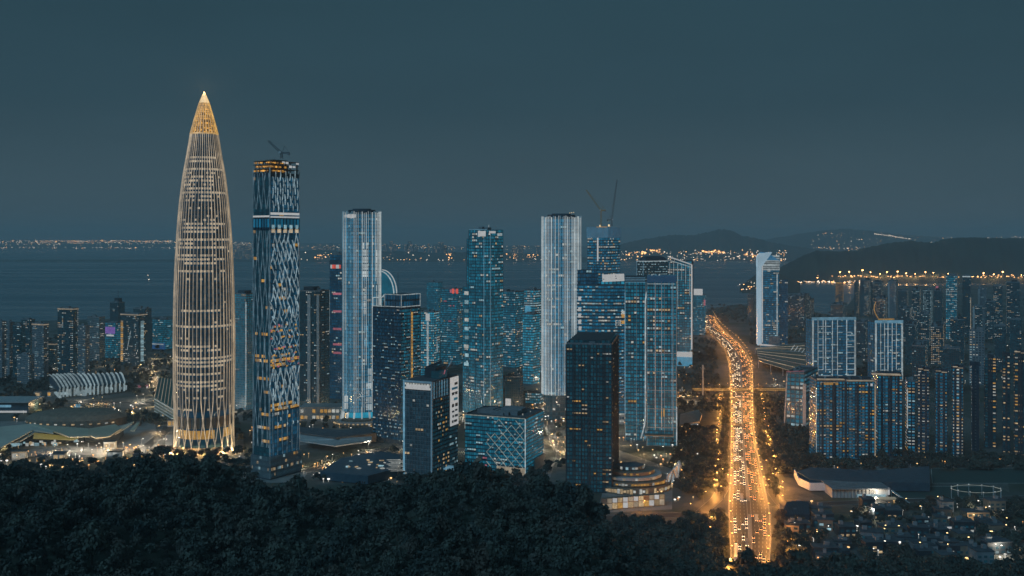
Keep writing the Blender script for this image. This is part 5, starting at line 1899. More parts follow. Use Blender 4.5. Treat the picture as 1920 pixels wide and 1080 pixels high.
def roofslab(S, pts, name, mat, t, th=1.2):
    """sloping roof from (px, py, height) corners, with thickness"""
    top = [S(*p) for p in pts]
    mb = MB()
    mb.loft([[p - Vector((0, 0, th)) for p in top], top])
    return mb.build(name, mat, t)


# striped white hall
t, S = hall_at(160, 745, 'long low hall with white lit stripes running over its blue roof, on the left', 'striped_hall')
LB = [(113, 743), (130, 740), (150, 736), (175, 736), (200, 735), (234, 731)]
body = MB()
f0 = [S(q, y + 0, .1) for q, y in ((113, 747), (150, 743), (190, 741), (234, 735))]
bk = [S(q, y, .1) for q, y in ((92, 724), (130, 722), (180, 722), (225, 720))]
poly = f0 + bk[::-1]
mb = MB(); mb.loft([[Vector((p.x, p.y, 0)) for p in poly], [Vector((p.x, p.y, 14)) for p in poly]]); mb.build('body', 'w_teal', t)
n = 17
for i in range(n):
    u = i / (n - 1)
    a = (f0[0].lerp(f0[1], u * 3) if u < 1 / 3 else f0[1].lerp(f0[2], u * 3 - 1) if u < 2 / 3 else f0[2].lerp(f0[3], u * 3 - 2))
    b2 = (bk[0].lerp(bk[1], u * 3) if u < 1 / 3 else bk[1].lerp(bk[2], u * 3 - 1) if u < 2 / 3 else bk[2].lerp(bk[3], u * 3 - 2))
    mb = MB()
    path = [Vector((a.x, a.y - 2, 2)), Vector((a.x, a.y - 2, 13))]
    for k in range(9):
        p = a.lerp(b2, k / 8)
        path.append(Vector((p.x, p.y, 15.5 + 5 * math.sin(k / 8 * PI * .8))))
    mb.tube(path, 1.0 + .35 * (i % 3), 4)
    mb.build('roof_stripe', 'l_stripe', t)
rs = MB()
rows = []
for i in range(13):
    u = i / 12
    a = (f0[0].lerp(f0[1], u * 3) if u < 1 / 3 else f0[1].lerp(f0[2], u * 3 - 1) if u < 2 / 3 else f0[2].lerp(f0[3], min(1, u * 3 - 2)))
    b2 = (bk[0].lerp(bk[1], u * 3) if u < 1 / 3 else bk[1].lerp(bk[2], u * 3 - 1) if u < 2 / 3 else bk[2].lerp(bk[3], min(1, u * 3 - 2)))
    rows.append([Vector((*a.lerp(b2, k / 8).xy, 14.8 + 5 * math.sin(k / 8 * PI * .8))) for k in range(9)])
rs.loft(rows, cap=False, closed=False); rs.build('roof', 'w_teal', t)
for i in range(16):
    u = i / 15 * 3
    k = min(2, int(u))
    a = f0[k].lerp(f0[k + 1], u - k)
    if R.random() < .8:
        ubox('lit_bay', 'l_stripe', t, (a.x, a.y - 1, R.choice((5, 7, 8))), (7, 1, R.choice((4, 7, 9))))
bar('gable_edge', 'l_stripe', t, S(91, 722, 3), S(113, 745, 3), 3.2)

# green striped hall
t, S = hall_at(308, 765, 'dark green glass hall with thin lit lines on its roof, left of the tallest tower', 'green_hall')
mb = MB()
c = [S(290, 745, 22), S(328, 768, 20), S(332, 712, 30), S(298, 708, 30)]
mb.loft([[Vector((p.x, p.y, 0)) for p in c], c]); mb.build('body', 'w_green', t)
for k in range(7):
    u = k / 6
    bar('roof_line', 'l_rim', t, c[0].lerp(c[1], u) + Vector((0, -.6, .5)), c[3].lerp(c[2], u) + Vector((0, 0, .5)), .5)
for j in range(5):
    bar('lit_line', 'l_stripe', t, Vector((*c[0].xy, 4 + j * 4)) + Vector((0, -1, 0)), Vector((*c[1].xy, 3 + j * 4)) + Vector((0, -1, 0)), .8)

# curved roofs of the low complex on the left
t, S = hall_at(150, 848, 'long low complex with folded tan roofs and one yellow lit roof strip, lower left', 'folded_roof_hall')
roofslab(S, [(-40, 838, 12), (0, 840, 12), (62, 806, 16), (100, 812, 16), (100, 800, 16), (60, 794, 17), (0, 800, 15), (-40, 806, 15)], 'roof', 'w_tan', t)
roofslab(S, [(62, 796, 17.5), (165, 803, 16), (168, 818, 14), (130, 819, 14), (96, 806, 17)], 'roof', 'w_tan2', t)
roofslab(S, [(64, 811, 13), (148, 820, 9), (138, 824, 8.5), (62, 821, 11)], 'roof', 'l_yellow', t)
roofslab(S, [(0, 826, 11.3), (64, 812, 13.5), (36, 828, 11), (0, 830, 10.9)], 'roof', 'w_tan', t)
roofslab(S, [(164, 804, 16.4), (216, 795, 15), (228, 803, 13), (205, 818, 12), (180, 821, 12), (166, 815, 14.4)], 'roof', 'w_tan2', t)
roofslab(S, [(222, 801, 13), (251, 790, 14), (240, 800, 12), (216, 814, 10)], 'roof', 'w_tan', t)
roofslab(S, [(256, 792, 12), (262, 792, 12), (252, 808, 9), (244, 806, 9)], 'roof', 'w_tan2', t)
mb = MB()
for (x0, x1, y) in ((-40, 62, 832), (62, 150, 826), (150, 215, 822)):
    a, b2 = S(x0, y + 1, 4), S(x1, y - 2, 4)
    q = (a + b2) / 2
    mb.box((q.x, q.y + 20, 4), ((b2 - a).length, 34, 8), math.atan2((b2 - a).y, (b2 - a).x))
mb.build('body', 'w_dark', t)
for k in range(22):
    x = R.uniform(0, 150)
    p = S(x, 832 - x * .03, 4)
    ubox('shop_window', R.choice(('l_white', 'l_cool', 'l_warm')), t, (p.x, p.y - 3, R.uniform(2, 6)), (R.uniform(2, 6), .6, R.uniform(1.5, 4)))
t, S = hall_at(130, 800, 'dark low dome with a dull brown roof behind the folded tan roofs', 'dome_hall')
mb = MB()
c0 = S(130, 800, 0)
mb.loft([[(c0.x + 62 * k * math.cos(a * PI / 14), c0.y + 20 + 34 * k * math.sin(a * PI / 14), h) for a in range(28)] for k, h in ((1, 0), (1, 9), (.85, 14), (.6, 17), (.3, 18.5))])
mb.build('roof', 'w_brown', t)
for k in range(14):
    a = -PI / 2 + (k - 7) * .17
    ubox('rim_window', 'l_warm' if k % 3 else 'l_white', t, (c0.x + 62.5 * math.cos(a), c0.y + 20 + 34.5 * math.sin(a), 5), (3.4, .8, 1.2), a + PI / 2)
t, S = hall_at(14, 775, 'pale flat roofed pavilion with a white lit base at the left edge', 'pavilion')
mb = MB(); q = S(10, 774, 0); mb.box((q.x, q.y + 20, 7), (62, 40, 14)); mb.build('body', 'w_teal', t)
ubox('roof_slab', 'w_pale', t, (q.x, q.y + 18, 14.8), (66, 46, 1.4))
ubox('lit_base', 'l_sign', t, (q.x, q.y - 1, 1.6), (58, 1, 2.4)); ubox('lit_line', 'l_edge_b', t, (q.x - 10, q.y - .8, 9), (36, 1, 3))

# promenade with kiosks and lights below the tallest tower
def kiosk(px, py, w, d, h, label, lit='l_warm', rz=0, wall='w_pale', group=None, name='kiosk', cat='kiosk', roof='roof'):
    t = thing(name, label, cat, gp(px, py), rz, group)
    ubox('wall', wall, t, (0, d / 2, h / 2), (w, d, h))
    ubox('roof', roof, t, (0, d / 2 - .4, h + .3), (w + 1.6, d + 1.6, .6))
    n = max(1, int(w / 5))
    for i in range(n):
        if lit and R.random() < .8:
            ubox('shop_window', lit, t, (-w / 2 + w * (i + .5) / n, -.15, h * .5), (w / n * .7, .3, h * .55))
    return t


gk = 'small lit pavilions along the waterfront street'
for i, (px, py, w, l_, lab) in enumerate(((150, 768, 7, 'l_warm', 'tall bright kiosk beside the blue lit fountain on the left'), (70, 745, 9, 'l_warm', 'warm lit kiosk left of the striped hall'), (92, 744, 6, 'l_amber', 'small amber kiosk left of the striped hall'),
                                  (265, 728, 22, 'l_pink', 'low row of pink lit shops right of the striped hall'), (322, 800, 10, 'l_amber', 'amber lit stall beside the tallest tower'), (35, 862, 14, 'l_white', 'white lit shop below the folded tan roofs'), (76, 868, 10, 'l_amber', 'orange lit stall among the trees at lower left'),
                                  (110, 866, 12, 'l_warm', 'stall with a warm front among the trees at lower left'), (215, 856, 16, 'l_white', 'bright shop in the middle of the lower left lights'), (262, 862, 14, 'l_amber', 'amber terrace left of the tallest tower'), (205, 842, 12, 'l_warm', 'warm shop above the lower left trees'))):
    kiosk(px, py, w, 7, R.uniform(5, 9), lab, l_, R.uniform(-.3, .3), group=gk)
t = thing('lit_fountain', 'small blue and white lit fountain on the left plaza', 'fountain', gp(146, 768))
mb = MB(); mb.loft([[(9 * math.cos(a * PI / 8), 9 * math.sin(a * PI / 8), h) for a in range(16)] for h in (0, .8)]); mb.build('basin', 'kerb', t)
mb = MB()
for k in range(10):
    a = k * .63
    mb.tube([(1.5 * math.cos(a), 1.5 * math.sin(a), .8), (3 * math.cos(a), 3 * math.sin(a), 7), (4.6 * math.cos(a), 4.6 * math.sin(a), 3)], .5, 4)
mb.build('jets', 'l_edge_b', t)

# ring shaped podium roofs right of the net tower
t, S = hall_at(630, 840, 'low curved mall with a long pale roof edge, right of the wavy net tower', 'curved_mall')
roofslab(S, [(562, 812, 12), (630, 822, 12), (697, 818, 12), (697, 826, 10), (630, 836, 10), (562, 826, 10)], 'roof', 'w_pale', t)
roofslab(S, [(562, 800, 16), (640, 806, 16), (697, 800, 16), (697, 812, 14), (630, 820, 14), (562, 811, 14)], 'roof', 'roof', t)
mb = MB(); a = S(630, 832, 0); mb.box((a.x, a.y + 26, 4.8), (88, 30, 9.6)); mb.build('body', 'w_brown', t)
t, S = hall_at(600, 782, 'two storey lit podium between the pilaster tower and the pale fin tower', 'podium')
mb = MB(); a = S(600, 790, 0); mb.box((a.x, a.y + 16, 9), (52, 30, 18)); mb.build('body', 'w_pale', t)
for k in range(10):
    for j in range(2):
        if R.random() < .75:
            ubox('shop_window', R.choice(('l_warm', 'l_white', 'l_amber')), t, (a.x - 23 + k * 5, a.y + .7, 5 + j * 8), (3.6, .6, 4))
t, S = hall_at(665, 800, 'oval lit terrace at the foot of the pale fin tower', 'terrace')
for q, (r, h, m) in enumerate(((30, 3, 'w_brown'), (26, 6, 'w_pale'), (20, 8, 'w_brown'))):
    mb = MB(); a = S(668, 800, 0)
    mb.loft([[(a.x + r * math.cos(k * PI / 14), a.y + 10 + r * .6 * math.sin(k * PI / 14), z) for k in range(28)] for z in (0, h)]); mb.build('terrace_step', m, t)
for k in range(16):
    an = -PI * .95 + k * .19
    ubox('terrace_light', 'l_warm', t, (a.x + 29 * math.cos(an), a.y + 10 + 17.6 * math.sin(an), 4), (2.4, 1, 1.2))
t, S = hall_at(640, 875, 'flat dark glass roof with scattered skylights, right of the wavy net tower', 'glass_roof_hall')
roofslab(S, [(600, 884, 9), (640, 858, 9), (715, 846, 9), (752, 852, 9), (745, 878, 9), (690, 892, 9)], 'roof', 'w_teal', t, 8)
for k in range(16):
    p = S(R.uniform(630, 735), R.uniform(862, 880), 9.5)
    ubox('skylight', R.choice(('l_cool', 'l_white', 'l_warm')), t, p, (R.uniform(1.5, 4), R.uniform(1.5, 5), .6), R.uniform(0, 2))
for k in range(9):
    ubox('roof_line', 'l_white', t, S(738 + (k % 3) * 4, 862 + k * 2.6, 9.7), (14, .7, .4), .1)

# curved lit mall by the road
t, S = hall_at(1190, 945, 'round lit mall with tiers of golden bands and white arches, left of the road junction', 'round_mall')
cx = S(1188, 925, 0)
for q, (r, z0, z1, m) in enumerate(((38, 0, 6, 'w_brown'), (35, 6.8, 10, 'w_brown'), (29, 10.8, 13.5, 'w_pale'), (22, 14.2, 17, 'w_brown'), (13, 17.6, 21, 'w_teal'))):
    mb = MB(); yy = cx.y + 24
    mb.loft([[(cx.x + r * math.cos(k * PI / 20), yy + r * .8 * math.sin(k * PI / 20), z) for k in range(40)] for z in (z0, z1)]); mb.build('tier', m, t)
    n = int(r * 1.1)
    for k in range(n):
        an = -PI + PI * (k + .5) / n
        if R.random() < (.85 if q < 2 else .45):
            ubox('tier_light', ('l_warm', 'l_amber', 'l_rim', 'l_amber', 'l_cool')[q] if R.random() < .8 else 'l_white', t, (cx.x + (r + .2) * math.cos(an), yy + (r * .8 + .2) * math.sin(an), (z0 + z1) / 2), (PI * r / n * .8, .4, (z1 - z0) * R.choice((.35, .5, .7))), an + PI / 2)
for k in range(7):
    an = -.9 + k * .22
    mb = MB()
    mb.tube([(cx.x + 30 + 6 * k * .5, cx.y + 10 + k * 6, 0), (cx.x + 34 + k * 3, cx.y + 16 + k * 6, 13), (cx.x + 40 + k * 2, cx.y + 24 + k * 6, 16), (cx.x + 46 + k, cx.y + 26 + k * 6, 0)], 1.1, 4)
    mb.build('arch_rib', 'l_edge' if k % 2 else 'w_pale', t)
t, S = hall_at(1190, 950, 'long low lit shop front at the foot of the round mall', 'shop_front')
a, b2 = S(1128, 958, 0), S(1246, 948, 0)
for k in range(12):
    p = a.lerp(b2, (k + .5) / 12)
    ubox('wall', 'w_brown', t, (p.x, p.y + 3, 5), ((b2 - a).length / 12, 5, 10))
    ubox('shop_window', ('l_warm', 'l_rim', 'l_warm', 'l_amber', 'l_sign')[k % 5], t, (p.x, p.y + .3, 3.2), ((b2 - a).length / 12 * .85, .5, 4.6))
    if R.random() < .7:
        ubox('billboard', ('l_sign', 'l_rim', 'l_sign', 'l_warm')[k % 4], t, (p.x, p.y + .2, 8), ((b2 - a).length / 12 * .8, .5, 3.6))

t, S = hall_at(850, 885, 'long white roofed walkway behind the tree tops, left of the diamond net block', 'walkway')
roofslab(S, [(800, 868, 8), (880, 876, 8), (880, 882, 7), (800, 876, 7)], 'roof', 'l_edge_b', t)
for k in range(10):
    p = S(803 + k * 8, 875 + k * .7, 0)
    ubox('post', 'w_white', t, (p.x, p.y + 1, 3), (.6, .6, 6))
    ubox('lit_bay', 'l_white', t, (p.x + 2, p.y + 2, 3), (2.6, .5, 3.2))
t, S = hall_at(1290, 790, 'low pale roofed pool building left of the road', 'pool_building')
roofslab(S, [(1276, 776, 12), (1310, 768, 12), (1316, 776, 12), (1312, 790, 8), (1274, 796, 8)], 'roof', 'w_pale', t, 2)
mb = MB(); a = S(1292, 802, 0); mb.box((a.x, a.y + 16, 4), (26, 24, 8)); mb.build('body', 'w_teal', t)
ubox('lit_bay', 'l_edge_b', t, (a.x, a.y + 3.5, 4), (22, .6, 2.4))

# bridge over the road with its pylon
t, S = hall_at(1380, 735, 'lit road bridge crossing over the main road', 'road_bridge', 'bridge')
a, b2 = S(1300, 731, 8), S(1475, 731, 8)
q = (a + b2) / 2
ubox('deck', 'asphalt', t, (q.x, q.y, 7.4), ((b2 - a).length, 15, 1.2))
for s in (-1, 1):
    ubox('railing', 'l_amber', t, (q.x, q.y + s * 7.4, 8.9), ((b2 - a).length, .3, .7))  # amber glow put into the rails for the lit deck
for k in range(6):
    p = a.lerp(b2, (k + .5) / 6)
    if abs(960 + (p.x + t.location.x) / (p.y + t.location.y) * F - 1391) > 26:
        ubox('pier', 'w_grey', t, (p.x, p.y, 3.5), (2, 9, 6.8))
t = thing('pylon', 'thin pale pylon standing left of the road beside the bridge', 'pylon', gp(1318, 752))
bar('shaft', 'w_pale', t, (0, 0, 0), (0, 0, 52), 1.8); bar('cross_arm', 'w_pale', t, (-3, 0, 46), (3, 0, 46), .7)

# sports and depot buildings at lower right
t, S = hall_at(1560, 920, 'long low building with a curved white end wall, lower right', 'depot_building', 'building')
roofslab(S, [(1494, 884, 9), (1520, 876, 10), (1640, 882, 10), (1742, 874, 10), (1744, 905, 9), (1600, 903, 9), (1518, 898, 9)], 'roof', 'w_teal', t, 8)
p = [S(1489, 880, 8), S(1497, 896, 8), (S(1518, 906, 8)), S(1600, 905, 8)]
for a, b2 in zip(p, p[1:]):
    bar('end_wall', 'w_white', t, a + Vector((0, -1, -3)), b2 + Vector((0, -1, -3)), 1.0, 7)
for k in range(26):
    q = S(1600 + k * 2.5, 909 + R.uniform(-2, 2), 5)
    ubox('yard_light', 'l_white', t, q, (.6, .5, R.uniform(1, 3.4)))
q0 = S(1640, 908, 3)
t, S = hall_at(1600, 935, 'pale flat roofed shed with a cream lit porch, lower right', 'shed', 'shed')
a, b2 = S(1562, 935, 0), S(1668, 935, 0)
q = (a + b2) / 2; Lw = (b2 - a).length
ubox('wall', 'w_pale', t, (q.x, q.y + 18, 4), (Lw, 30, 8)); ubox('roof', 'w_grey', t, (q.x, q.y + 17, 8.5), (Lw + 2, 34, .9))
ubox('end_panel', 'w_white', t, (q.x + Lw * .38, q.y + 2.6, 5), (Lw * .2, .6, 6)); ubox('end_light', 'l_sign', t, (q.x + Lw * .5, q.y + 2, 6), (1.4, 1, 6))
ubox('porch_roof', 'l_cream', t, (q.x + Lw * .2, q.y - 14, 4), (Lw * .62, 7, .8)); ubox('porch_glow', 'l_cool', t, (q.x + Lw * .2, q.y + 2.4, 2), (Lw * .5, .6, 2.4))
for k in range(12):
    ubox('wall_rib', 'w_grey', t, (q.x - Lw * .48 + k * Lw * .065, q.y + 2.7, 4), (.7, .6, 7.6))
bar('stair', 'w_pale', t, (q.x + Lw * .52, q.y - 2, 8), (q.x + Lw * .72, q.y - 16, 0), 2.2, .8)
t, S = hall_at(1510, 955, 'small blue ribbed roof by the junction, right of the road', 'ribbed_shed', 'shed')
c = [S(1466, 965, 6), S(1518, 965, 6), S(1516, 940, 10), S(1476, 940, 10)]
mb = MB(); mb.loft([[Vector((p.x, p.y, 0)) for p in c], c]); mb.build('body', 'w_navy', t)
for k in range(17):
    u = k / 16
    bar('roof_rib', 'w_teal', t, c[0].lerp(c[1], u) + Vector((0, 0, .3)), c[3].lerp(c[2], u) + Vector((0, 0, .3)), .45)
for i, (x0, x1, y0, y1, lab) in enumerate(((1748, 1925, 906, 878, 'upper of two dark sports pitches at the right'), (1672, 1862, 935, 912, 'lower of two dark sports pitches at the right'))):
    mb = MB()
    zq = Vector((0, 0, .05))
    c = [gp(x0, y0) + zq, gp(x1, y0) + zq, gp(x1, y1) + zq, gp(x0 - 2, y1) + zq]
    mb.quad(*c)
    o = mb.build('sports_pitch', 'pitch', None, 'structure')
    for a, b2 in zip(c, c[1:] + c[:1]):
        bar('touch_line', 'paint', o, a + Vector((0, 0, .03)), b2 + Vector((0, 0, .03)), .35, .05)
t = thing('pitch_fence', 'tall pale mesh fence at the left end of the upper sports pitch', 'fence', gp(1743, 908))
for k in range(7):
    ubox('post', 'w_pale', t, (0, k * 9, 4.5), (.35, .35, 9))
    if k < 6:
        ubox('mesh_panel', 'steel', t, (0, k * 9 + 4.5, 4), (.12, 8.4, 7))

# floodlit cage at right
t = thing('lit_enclosure', 'enclosure outlined by white lamps beside the lower sports pitch', 'enclosure', gp(1830, 935))
for k in range(12):
    a = k / 12 * 2 * PI
    bar('post', 'w_pale', t, (22 * math.cos(a), 14 * math.sin(a), 0), (22 * math.cos(a), 14 * math.sin(a), 9), .4)
    ubox('lamp', 'l_edge', t, (22 * math.cos(a), 14 * math.sin(a), 9.4), (.8, .7, .5))
    b3 = (k + 1) / 12 * 2 * PI
    bar('rail', 'l_net', t, (22 * math.cos(a), 14 * math.sin(a), 8.8), (22 * math.cos(b3), 14 * math.sin(b3), 8.8), .3)

# village: low houses with a few lit fronts
M['roof_v'] = matte('village_roof', (.10, .11, .12), (.05, .06, .07), .85, .2, 0, 0, .5)
def house(px, py, w, d, h, rz, lit, lab, grp, roof='roof_v'):
    p = gp(px, py)
    t = thing('village_house', lab, 'house', p, rz, grp)
    ubox('wall', R.choice(('w_grey', 'w_dark', 'w_dark', 'w_brown')), t, (0, d / 2, h / 2), (w, d, h))
    ubox('roof', roof, t, (0, d / 2, h + .2), (w + .8, d + .8, .4))
    ubox('roof_house', 'w_grey', t, (R.uniform(-.3, .3) * w, d * .6, h + 1.7), (w * .22, d * .25, 2.6))
    n = max(2, int(w / 4))
    for i in range(n):
        for j in range(max(1, int(h / 3.4))):
            x = -w / 2 + w * (i + .5) / n
            k = lit if (lit and R.random() < (.5 if j == 0 else .1)) else None
            ubox('window', k or 'g_dark', t, (x, -.08, 1.9 + j * 3.3), (w / n * .55, .25, 1.7))
    return t


gv = 'dark low houses of the village at the lower right'
rr = random.Random(21)
vl = [(1505, 1000, 'l_warm', 'village house with a warm front, nearest the junction'), (1590, 1008, 'l_warm', 'village house with a cream lit front in the left of the village'), (1575, 1032, 'l_white', 'village house with a long white lit eave, lower left of the village'),
      (1548, 1048, 'l_amber', 'village house beside a bright orange lamp, bottom of the village'), (1640, 1040, 'l_warm', 'village house with warm eaves, bottom middle of the village'), (1685, 1024, 'l_white', 'village house with a slatted bright gable in the middle of the village'),
      (1808, 1000, 'l_white', 'long village house with a broad white lit front, right of the village'), (1812, 1014, 'l_warm', 'village house with a dotted warm front below the long white one'), (1785, 1040, 'l_white', 'village house with a large floodlit wall, right of the village'),
      (1840, 1052, 'l_cool', 'village house with bright white stalls, bottom right'), (1875, 1040, 'l_cool', 'village house with a plain grey gable wall, bottom right'), (1835, 978, 'l_warm', 'village house with a warm eave near the lit enclosure'), (1770, 975, 'l_white', 'village house with a pale lit terrace at the top of the village'),
      (1668, 972, 'l_warm', 'village house with a dotted lit eave at the top of the village'), (1545, 985, 'l_warm', 'village house with a string of cream lamps, upper left of the village')]
for px, py, lt, lab in vl:
    house(px, py, rr.uniform(11, 22), rr.uniform(8, 13), rr.uniform(5, 9), rr.uniform(-.15, .15), lt, lab, gv)
for k in range(46):
    px, py = rr.uniform(1475, 1890), rr.uniform(955, 1062)
    house(px, py, rr.uniform(9, 18), rr.uniform(8, 12), rr.uniform(4, 9), rr.uniform(-.25, .25), rr.choice((None, None, None, None, None, 'l_warm', 'l_cool')), 'small flat roofed village house among trees with few lit windows', gv)
for (px, py, w, h, lt) in ((1802, 998, 22, 3, 'l_sign'), (1783, 1035, 18, 6, 'l_rim'), (1838, 1045, 12, 4, 'l_sign'), (1798, 1038, 10, 5, 'l_rim')):
    t = thing('floodlit_wall', {1802: 'long bright wall at the top right of the village', 1783: 'square floodlit wall in the right of the village', 1838: 'bright white stall front at the bottom right', 1798: 'cream floodlit gable next to the square wall'}[px], 'wall', gp(px, py - 1.2))
    ubox('lit_face', lt, t, (0, 0, h / 2 + 1), (w, .6, h)); ubox('coping', 'w_grey', t, (0, .2, h + 1.2), (w + .6, 1.2, .4))  # floodlight put into the face as its own glow, no lamp shines here

# ------------------------------------------------------------------ lamps, cars, trees, far lights
import numpy as np
from mathutils.bvhtree import BVHTree

M['lamp_o'] = glow('orange_lamp_head', (9.0, 4.2, 1.1), 1.0, .9, 1.1)
M['lamp_w'] = glow('white_lamp_head', (5.0, 4.6, 3.8), 1.0, .8, 1.1)
M['lamp_y'] = glow('warm_lamp_head', (6.0, 3.9, 1.6), 1.0, .8, 1.1)


def lamp_proto(mat, energy, color, h=10, arm=2.6):
    t = thing('street_lamp', '', 'street lamp')
    mb = MB(); mb.tube([(0, 0, 0), (0, 0, h)], .14, 5, .6); p = mb.build('pole', 'steel', t)
    mb = MB(); mb.tube([(0, 0, h - .2), (arm * .5, 0, h + .45), (arm, 0, h + .5)], .07, 4); a = mb.build('arm', 'steel', t)
    mb = MB(); mb.box((arm, 0, h + .38), (1.1, .5, .22)); hd = mb.build('lamp_head', mat, t)
    ld = bpy.data.lights.new('lamp_light', 'POINT')
    ld.energy, ld.color, ld.shadow_soft_size = energy, color, .4
    lo = bpy.data.objects.new('lamp_light', ld); COL.objects.link(lo); lo.parent = t; lo.location = (arm, 0, h - .3)
    return t


def copy_tree(o, loc, rz, label, group, scale=1.0, light=True):
    c = o.copy(); COL.objects.link(c)
    c.location, c.rotation_euler = loc, (0, 0, rz)
    c.scale = (scale,) * 3
    c['label'], c['group'] = label, group
    for ch in o.children:
        if ch.type == 'LIGHT' and not light:
            continue
        k = ch.copy(); COL.objects.link(k); k.parent = c
    return c


RL = 'tall street lamp with an orange lamp, standing on the kerb of the main road'
po = lamp_proto('lamp_o', 10500, (1.0, .40, .085), 11, 2.0)
first = True
Ys, Ye = SP[0][0].y, SP[-1][0].y
y = Ys + 8
k = 0
while y < Ye - 10:
    tt = (y - Ys) / (Ye - Ys)
    c, d = smooth(tt)
    n = Vector((d.y, -d.x, 0)); w = road_w(tt)
    if not (838 < y < 866):
        for s in (-1, 1):
            p = c + n * s * (w + .9)
            rz = math.atan2(-n.y * s, -n.x * s)
            if first:
                po.location, po.rotation_euler = p, (0, 0, rz); po['label'], po['group'] = RL, 'street lamps along the main road'; first = False
            else:
                copy_tree(po, p, rz, RL, 'street lamps along the main road')
    y += 30 if y < 1500 else 52
    k += 1
pk = lamp_proto('lamp_o', 9000, (1.0, .40, .085), 6.5, 1.0)
PKL = 'short orange lamp among the trees beside the main road'
first = True
y = 716.0
while y < 1480:
    tt = (y - Ys) / (Ye - Ys)
    c, d = smooth(tt); n = Vector((d.y, -d.x, 0)); w = road_w(tt)
    if not 815 < y < 885:
        for s in (-1, 1):
            p = c + n * s * (w + R.uniform(12, 16)) + d * R.uniform(-8, 8)
            if first:
                pk.location = p; pk['label'], pk['group'] = PKL, 'short lamps beside the main road'; first = False
            else:
                copy_tree(pk, p, R.uniform(0, 6), PKL, 'short lamps beside the main road')
    y += 26
for k in range(9):
    p = at(1312 + k * 18, 731, F * (H - 8) / (731 - HY))
    copy_tree(po, (p.x, p.y + (6.5 if k % 2 else -6.5), 8.0), -PI / 2 if k % 2 else PI / 2, 'street lamp with an orange lamp on the deck of the road bridge', 'street lamps on the road bridge', .8)
SLb = 'small street lamp with a pale light on a side street of the city'
pw = lamp_proto('lamp_w', 6500, (1.0, .86, .66), 8, 1.8)
py_ = lamp_proto('lamp_y', 8000, (1.0, .68, .34), 8, 1.8)
SLy = 'small street lamp with a warm yellow light on a side street of the city'
done = {id(pw): False, id(py_): False}
for si, ((fine, dirs), w) in enumerate(STREETS):
    acc = 0
    sgn = 1
    for i in range(1, len(fine)):
        acc += (fine[i] - fine[i - 1]).length
        if acc > (22 if si in (7, 8) else 34) and abs(fine[i].x / fine[i].y) < .56:
            acc = 0; sgn = -sgn
            n = dirs[i] * sgn
            p = fine[i] + n * (w + .7)
            pr, lb = (pw, SLb) if R.random() < .45 else (py_, SLy)
            rz = math.atan2(-n.y, -n.x)
            if si in (0, 5, 7, 8):
                copy_tree(po, p, rz, 'tall street lamp with an orange lamp on a side road joining the main road', 'street lamps on the slip roads')
                continue
            if si == 1 and i % 3:
                continue
            if not done[id(pr)]:
                pr.location, pr.rotation_euler = p, (0, 0, rz); pr['label'], pr['group'] = lb, 'street lamps on the side streets'; done[id(pr)] = True
            else:
                copy_tree(pr, p, rz, lb, 'street lamps on the side streets')
SLv = 'small street lamp standing among the village houses at the lower right'
for _ in range(30):
    p = gp(R.uniform(1480, 1890), R.uniform(948, 1058))
    copy_tree(R.choice((pw, py_)), p, R.uniform(0, 6), SLv, 'street lamps in the village', 1.0, _ % 5 == 0)
SLh = 'small street lamp on the plazas around the foot of the towers'
for (x0, x1, y0, y1, cnt) in ((0, 320, 836, 872, 10), (60, 330, 745, 785, 8), (560, 760, 850, 890, 9), (570, 700, 770, 800, 6), (860, 1050, 770, 800, 7), (1130, 1300, 790, 900, 10), (960, 1050, 800, 870, 6), (250, 330, 670, 700, 5), (1240, 1300, 680, 760, 5)):
    for _ in range(cnt):
        copy_tree(R.choice((pw, py_, py_)), gp(R.uniform(x0, x1), R.uniform(y0, y1)), R.uniform(0, 6), SLh, 'street lamps on the plazas')
# ground lights too small and many to count
def scatter_lights(name, regions, mats, h=(1.0, 5.0), size=(.5, 1.6)):
    par = {}
    for (x0, x1, y0, y1, cnt) in regions:
        for _ in range(cnt):
            p = gp(R.uniform(x0, x1), R.uniform(y0, y1))
            if onroad(p):
                continue
            m = R.choice(mats)
            s = R.uniform(*size)
            mb = par.setdefault(m, MB())
            z = R.uniform(*h)
            mb.box((p.x, p.y, z), (s * 1.3, s, s * .6), R.uniform(0, 3))
            mb.box((p.x, p.y, z / 2), (.12, .12, z))
    for m, mb in par.items():
        mb.build(name, m, None, 'stuff')


def onroad(p, pad=2):
    if Ys - 5 < p.y < Ye:
        c, d = smooth((p.y - Ys) / (Ye - Ys))
        if abs(p.x - c.x) < road_w((p.y - Ys) / (Ye - Ys)) + pad:
            return True
    return False


M['spark_w'] = glow('white_point_light', (1.6, 1.55, 1.4), 1.0, .3, 1.2)
M['spark_y'] = glow('yellow_point_light', (1.9, 1.15, .45), 1.0, .3, 1.2)
M['spark_o'] = glow('orange_point_light', (2.2, 1.0, .28), 1.0, .3, 1.2)
scatter_lights('path_lights', [(0, 330, 835, 882, 80), (20, 330, 760, 792, 80), (60, 330, 690, 735, 40), (330, 480, 800, 880, 24), (560, 760, 850, 905, 60), (560, 700, 770, 830, 50), (700, 1060, 770, 800, 60),
                               (960, 1060, 690, 860, 60), (1150, 1310, 780, 880, 60), (1270, 1320, 660, 760, 30), (1430, 1540, 590, 720, 40), (1560, 1920, 600, 720, 110), (1480, 1920, 860, 880, 40), (1480, 1900, 940, 1060, 50), (1230, 1300, 850, 940, 40),
                               (1860, 1930, 960, 1060, 26), (130, 300, 838, 868, 26)], ['spark_w', 'spark_w', 'spark_y', 'spark_y', 'spark_o'])

